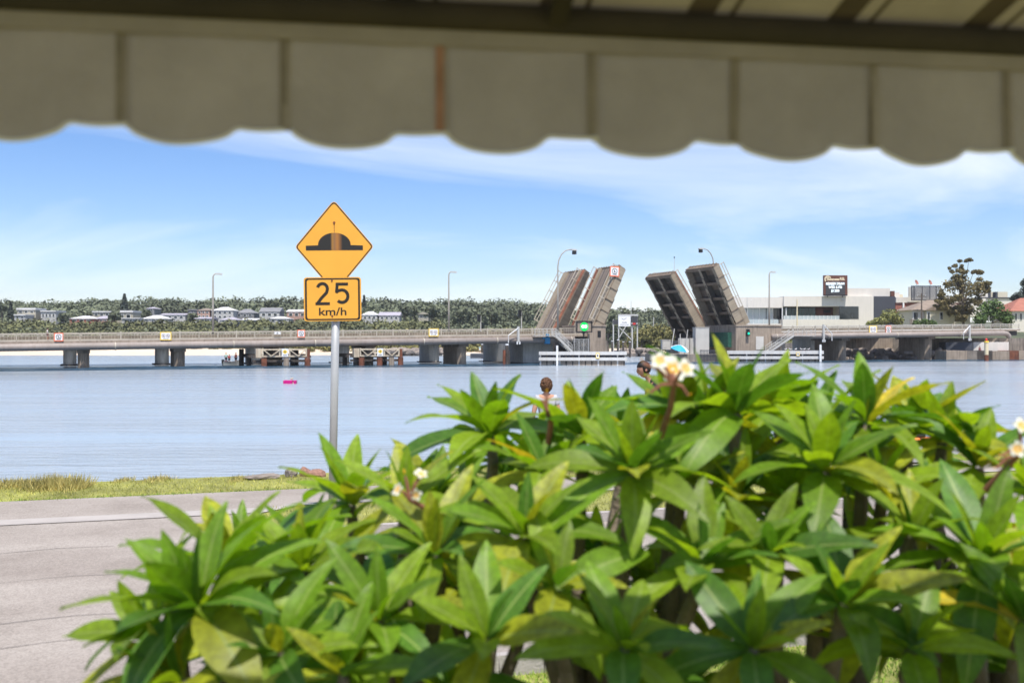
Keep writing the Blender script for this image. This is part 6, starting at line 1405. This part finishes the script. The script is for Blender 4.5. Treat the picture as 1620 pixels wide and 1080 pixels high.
KEY = [  # photo column, row, distance, direction of the shoot, leaves, leaf length, yellowness
    (318, 962, 2.42, (-.35, -.25, .75), 19, .325, .2), (480, 905, 2.75, (-.1, -.3, .9), 14, .30, .5), (555, 800, 3.25, (-.1, -.1, 1), 14, .32, .35), (445, 1035, 2.35, (-.2, -.5, .8), 13, .27, .5),
    (600, 985, 2.5, (0, -.5, .9), 14, .28, .45), (690, 880, 2.7, (-.1, -.35, .9), 14, .29, .5), (775, 690, 3.3, (-.15, -.1, 1), 17, .33, .45), (1000, 752, 2.75, (-.02, -.35, .95), 18, .31, .3), (985, 1030, 2.2, (.05, -.35, .9), 13, .25, .35),
    (1120, 665, 3.15, (.1, 0, 1), 14, .34, .5), (1305, 748, 2.8, (0, -.3, 1), 17, .31, .35), (1332, 958, 2.45, (-.02, -.4, .9), 16, .275, .3), (1552, 892, 2.6, (0, -.4, .9), 17, .31, .3), (1548, 742, 3.05, (-.05, -.2, 1), 13, .30, .45),
    (1440, 690, 3.35, (.15, 0, 1), 14, .34, .5), (1230, 660, 3.4, (-.1, 0, 1), 13, .32, .5), (1110, 900, 2.6, (.1, -.4, .9), 14, .28, .5), (830, 850, 2.65, (.1, -.4, .9), 15, .29, .4), (770, 1015, 2.35, (0, -.5, .85), 13, .27, .5),
    (920, 690, 3.2, (-.05, 0, 1), 13, .32, .5), (1215, 880, 2.6, (0, -.4, .9), 13, .27, .4), (1440, 850, 2.75, (.1, -.3, .9), 12, .28, .55), (1190, 1030, 2.3, (-.1, -.5, .8), 13, .25, .4), (640, 800, 3.0, (.05, -.2, 1), 12, .28, .5),
    (1640, 790, 2.8, (-.1, -.2, 1), 12, .30, .4), (1620, 985, 2.45, (0, -.4, .9), 12, .27, .3), (880, 930, 2.5, (.1, -.5, .8), 11, .26, .5), (1440, 1030, 2.4, (0, -.4, .9), 10, .26, .4), (540, 1070, 2.3, (0, -.5, .9), 11, .25, .5), (290, 1080, 2.35, (-.4, -.3, .7), 11, .28, .7),
    (862, 752, 3.1, (0, -.1, 1), 13, .30, .5), (1165, 655, 3.0, (.05, 0, 1), 13, .33, .4), (1068, 668, 3.2, (-.05, 0, 1), 12, .33, .5), (1370, 672, 3.1, (.1, 0, 1), 13, .32, .5), (1290, 690, 3.3, (0, 0, 1), 12, .34, .5), (1490, 700, 3.2, (.1, 0, 1), 12, .31, .6), (355, 905, 2.75, (-.05, 0, 1), 12, .34, .35), (250, 1010, 2.5, (-.5, -.2, .6), 11, .30, .8), (1165, 795, 2.95, (0, -.2, 1), 12, .30, .5), (1240, 790, 3.05, (.05, -.2, 1), 11, .29, .5), (1075, 785, 3.0, (0, -.2, 1), 11, .30, .5), (1395, 775, 3.0, (0, -.2, 1), 12, .30, .5)]
for k in KEY: rosette(*k)
OUT = [(250, 905), (360, 860), (450, 850), (560, 790), (660, 730), (780, 690), (880, 710), (950, 690), (1010, 660), (1190, 650), (1300, 670), (1440, 680), (1545, 710), (1660, 760)]
fills = 0; tries = 0
while fills < 62 and tries < 1500:
    tries += 1; x = lr.uniform(345, 1660); yo = np.interp(x, [q[0] for q in OUT], [q[1] for q in OUT]); f = lr.random() ** 1.1; y = yo + 15 + f * (1090 - yo); d = 3.75 - 1.1 * f + lr.uniform(-.15, .35)
    S = shrub_at(x)
    if S['leaves'] > 282: continue
    rosette(x, y, d, (lr.uniform(-.25, .25), lr.uniform(-.35, .1), 1), 12, lr.uniform(.25, .33), lr.uniform(.3, .7)); fills += 1
def flowers(x, y, d, items, sk, stem):
    S = SHR[sk]; o = S['o']; root = P(stem[0], stem[1], stem[2]) - S['p']; hub = P(x, y + 28, d) - S['p']
    MB().tube([root, root.lerp(hub, .5) + Vector((.01, 0, .01)), hub], [.011, .009, .007], 6).build('flower_stem', 'stem', o)
    for dx, dy, dd, sz, ax, bud in items:
        c = P(x + dx, y + dy, d + dd) - S['p']; a = Vector(ax).normalized(); MB().tube([hub, hub.lerp(c, .5) + Vector((0, 0, .008)), c - a * sz * .45], [.006, .005, .004], 5).build('flower_stalk', 'stem', o)
        f = link('bud' if bud else 'flower', BUD if bud else TUBE, o, c, None, sz); f.rotation_euler = a.to_track_quat('Z', 'Y').to_euler()
        if not bud:
            for k in range(5): link('petal', PETAL, f, (0, 0, 0), (0, 0, k * 1.2566 + lr.uniform(-.1, .1)))
flowers(1066, 579, 2.6, [(-22, -8, 0, 0.032, (-.3, -.8, .5), 0), (18, 4, -.05, 0.033, (.4, -.8, .4), 0), (-2, 6, .05, .05, (0, -.9, .5), 0), (-50, -8, 0, 0.015, (-.5, -.2, 1), 1), (-40, 40, 0, 0.015, (-.6, -.4, .5), 1), (25, 45, 0, 0.014, (.5, -.4, .3), 1)], 'c', (1045, 690, 2.8))
flowers(648, 762, 2.75, [(-18, 12, -.02, 0.026, (-.7, -.6, .5), 0), (18, -12, 0, 0.025, (.3, -.5, .8), 0), (10, 20, 0, 0.022, (.1, -.8, -.1), 0), (-8, -14, 0, .02, (-.2, 0, 1), 1)], 'b', (690, 830, 2.8))
flowers(1612, 690, 2.65, [(4, -16, 0, 0.030, (.1, -.8, .5), 0), (-2, 20, -.03, 0.029, (-.4, -.9, .2), 0), (-30, 30, 0, 0.014, (-.8, -.3, .3), 1), (-38, 50, 0, 0.014, (-.8, -.3, .1), 1)], 'e', (1560, 775, 2.75))
flowers(865, 620, 3.0, [(0, 0, 0, 0.017, (0, -.2, 1), 1), (-10, 10, 0, 0.014, (-.3, -.2, 1), 1)], 'c', (868, 700, 3.1))
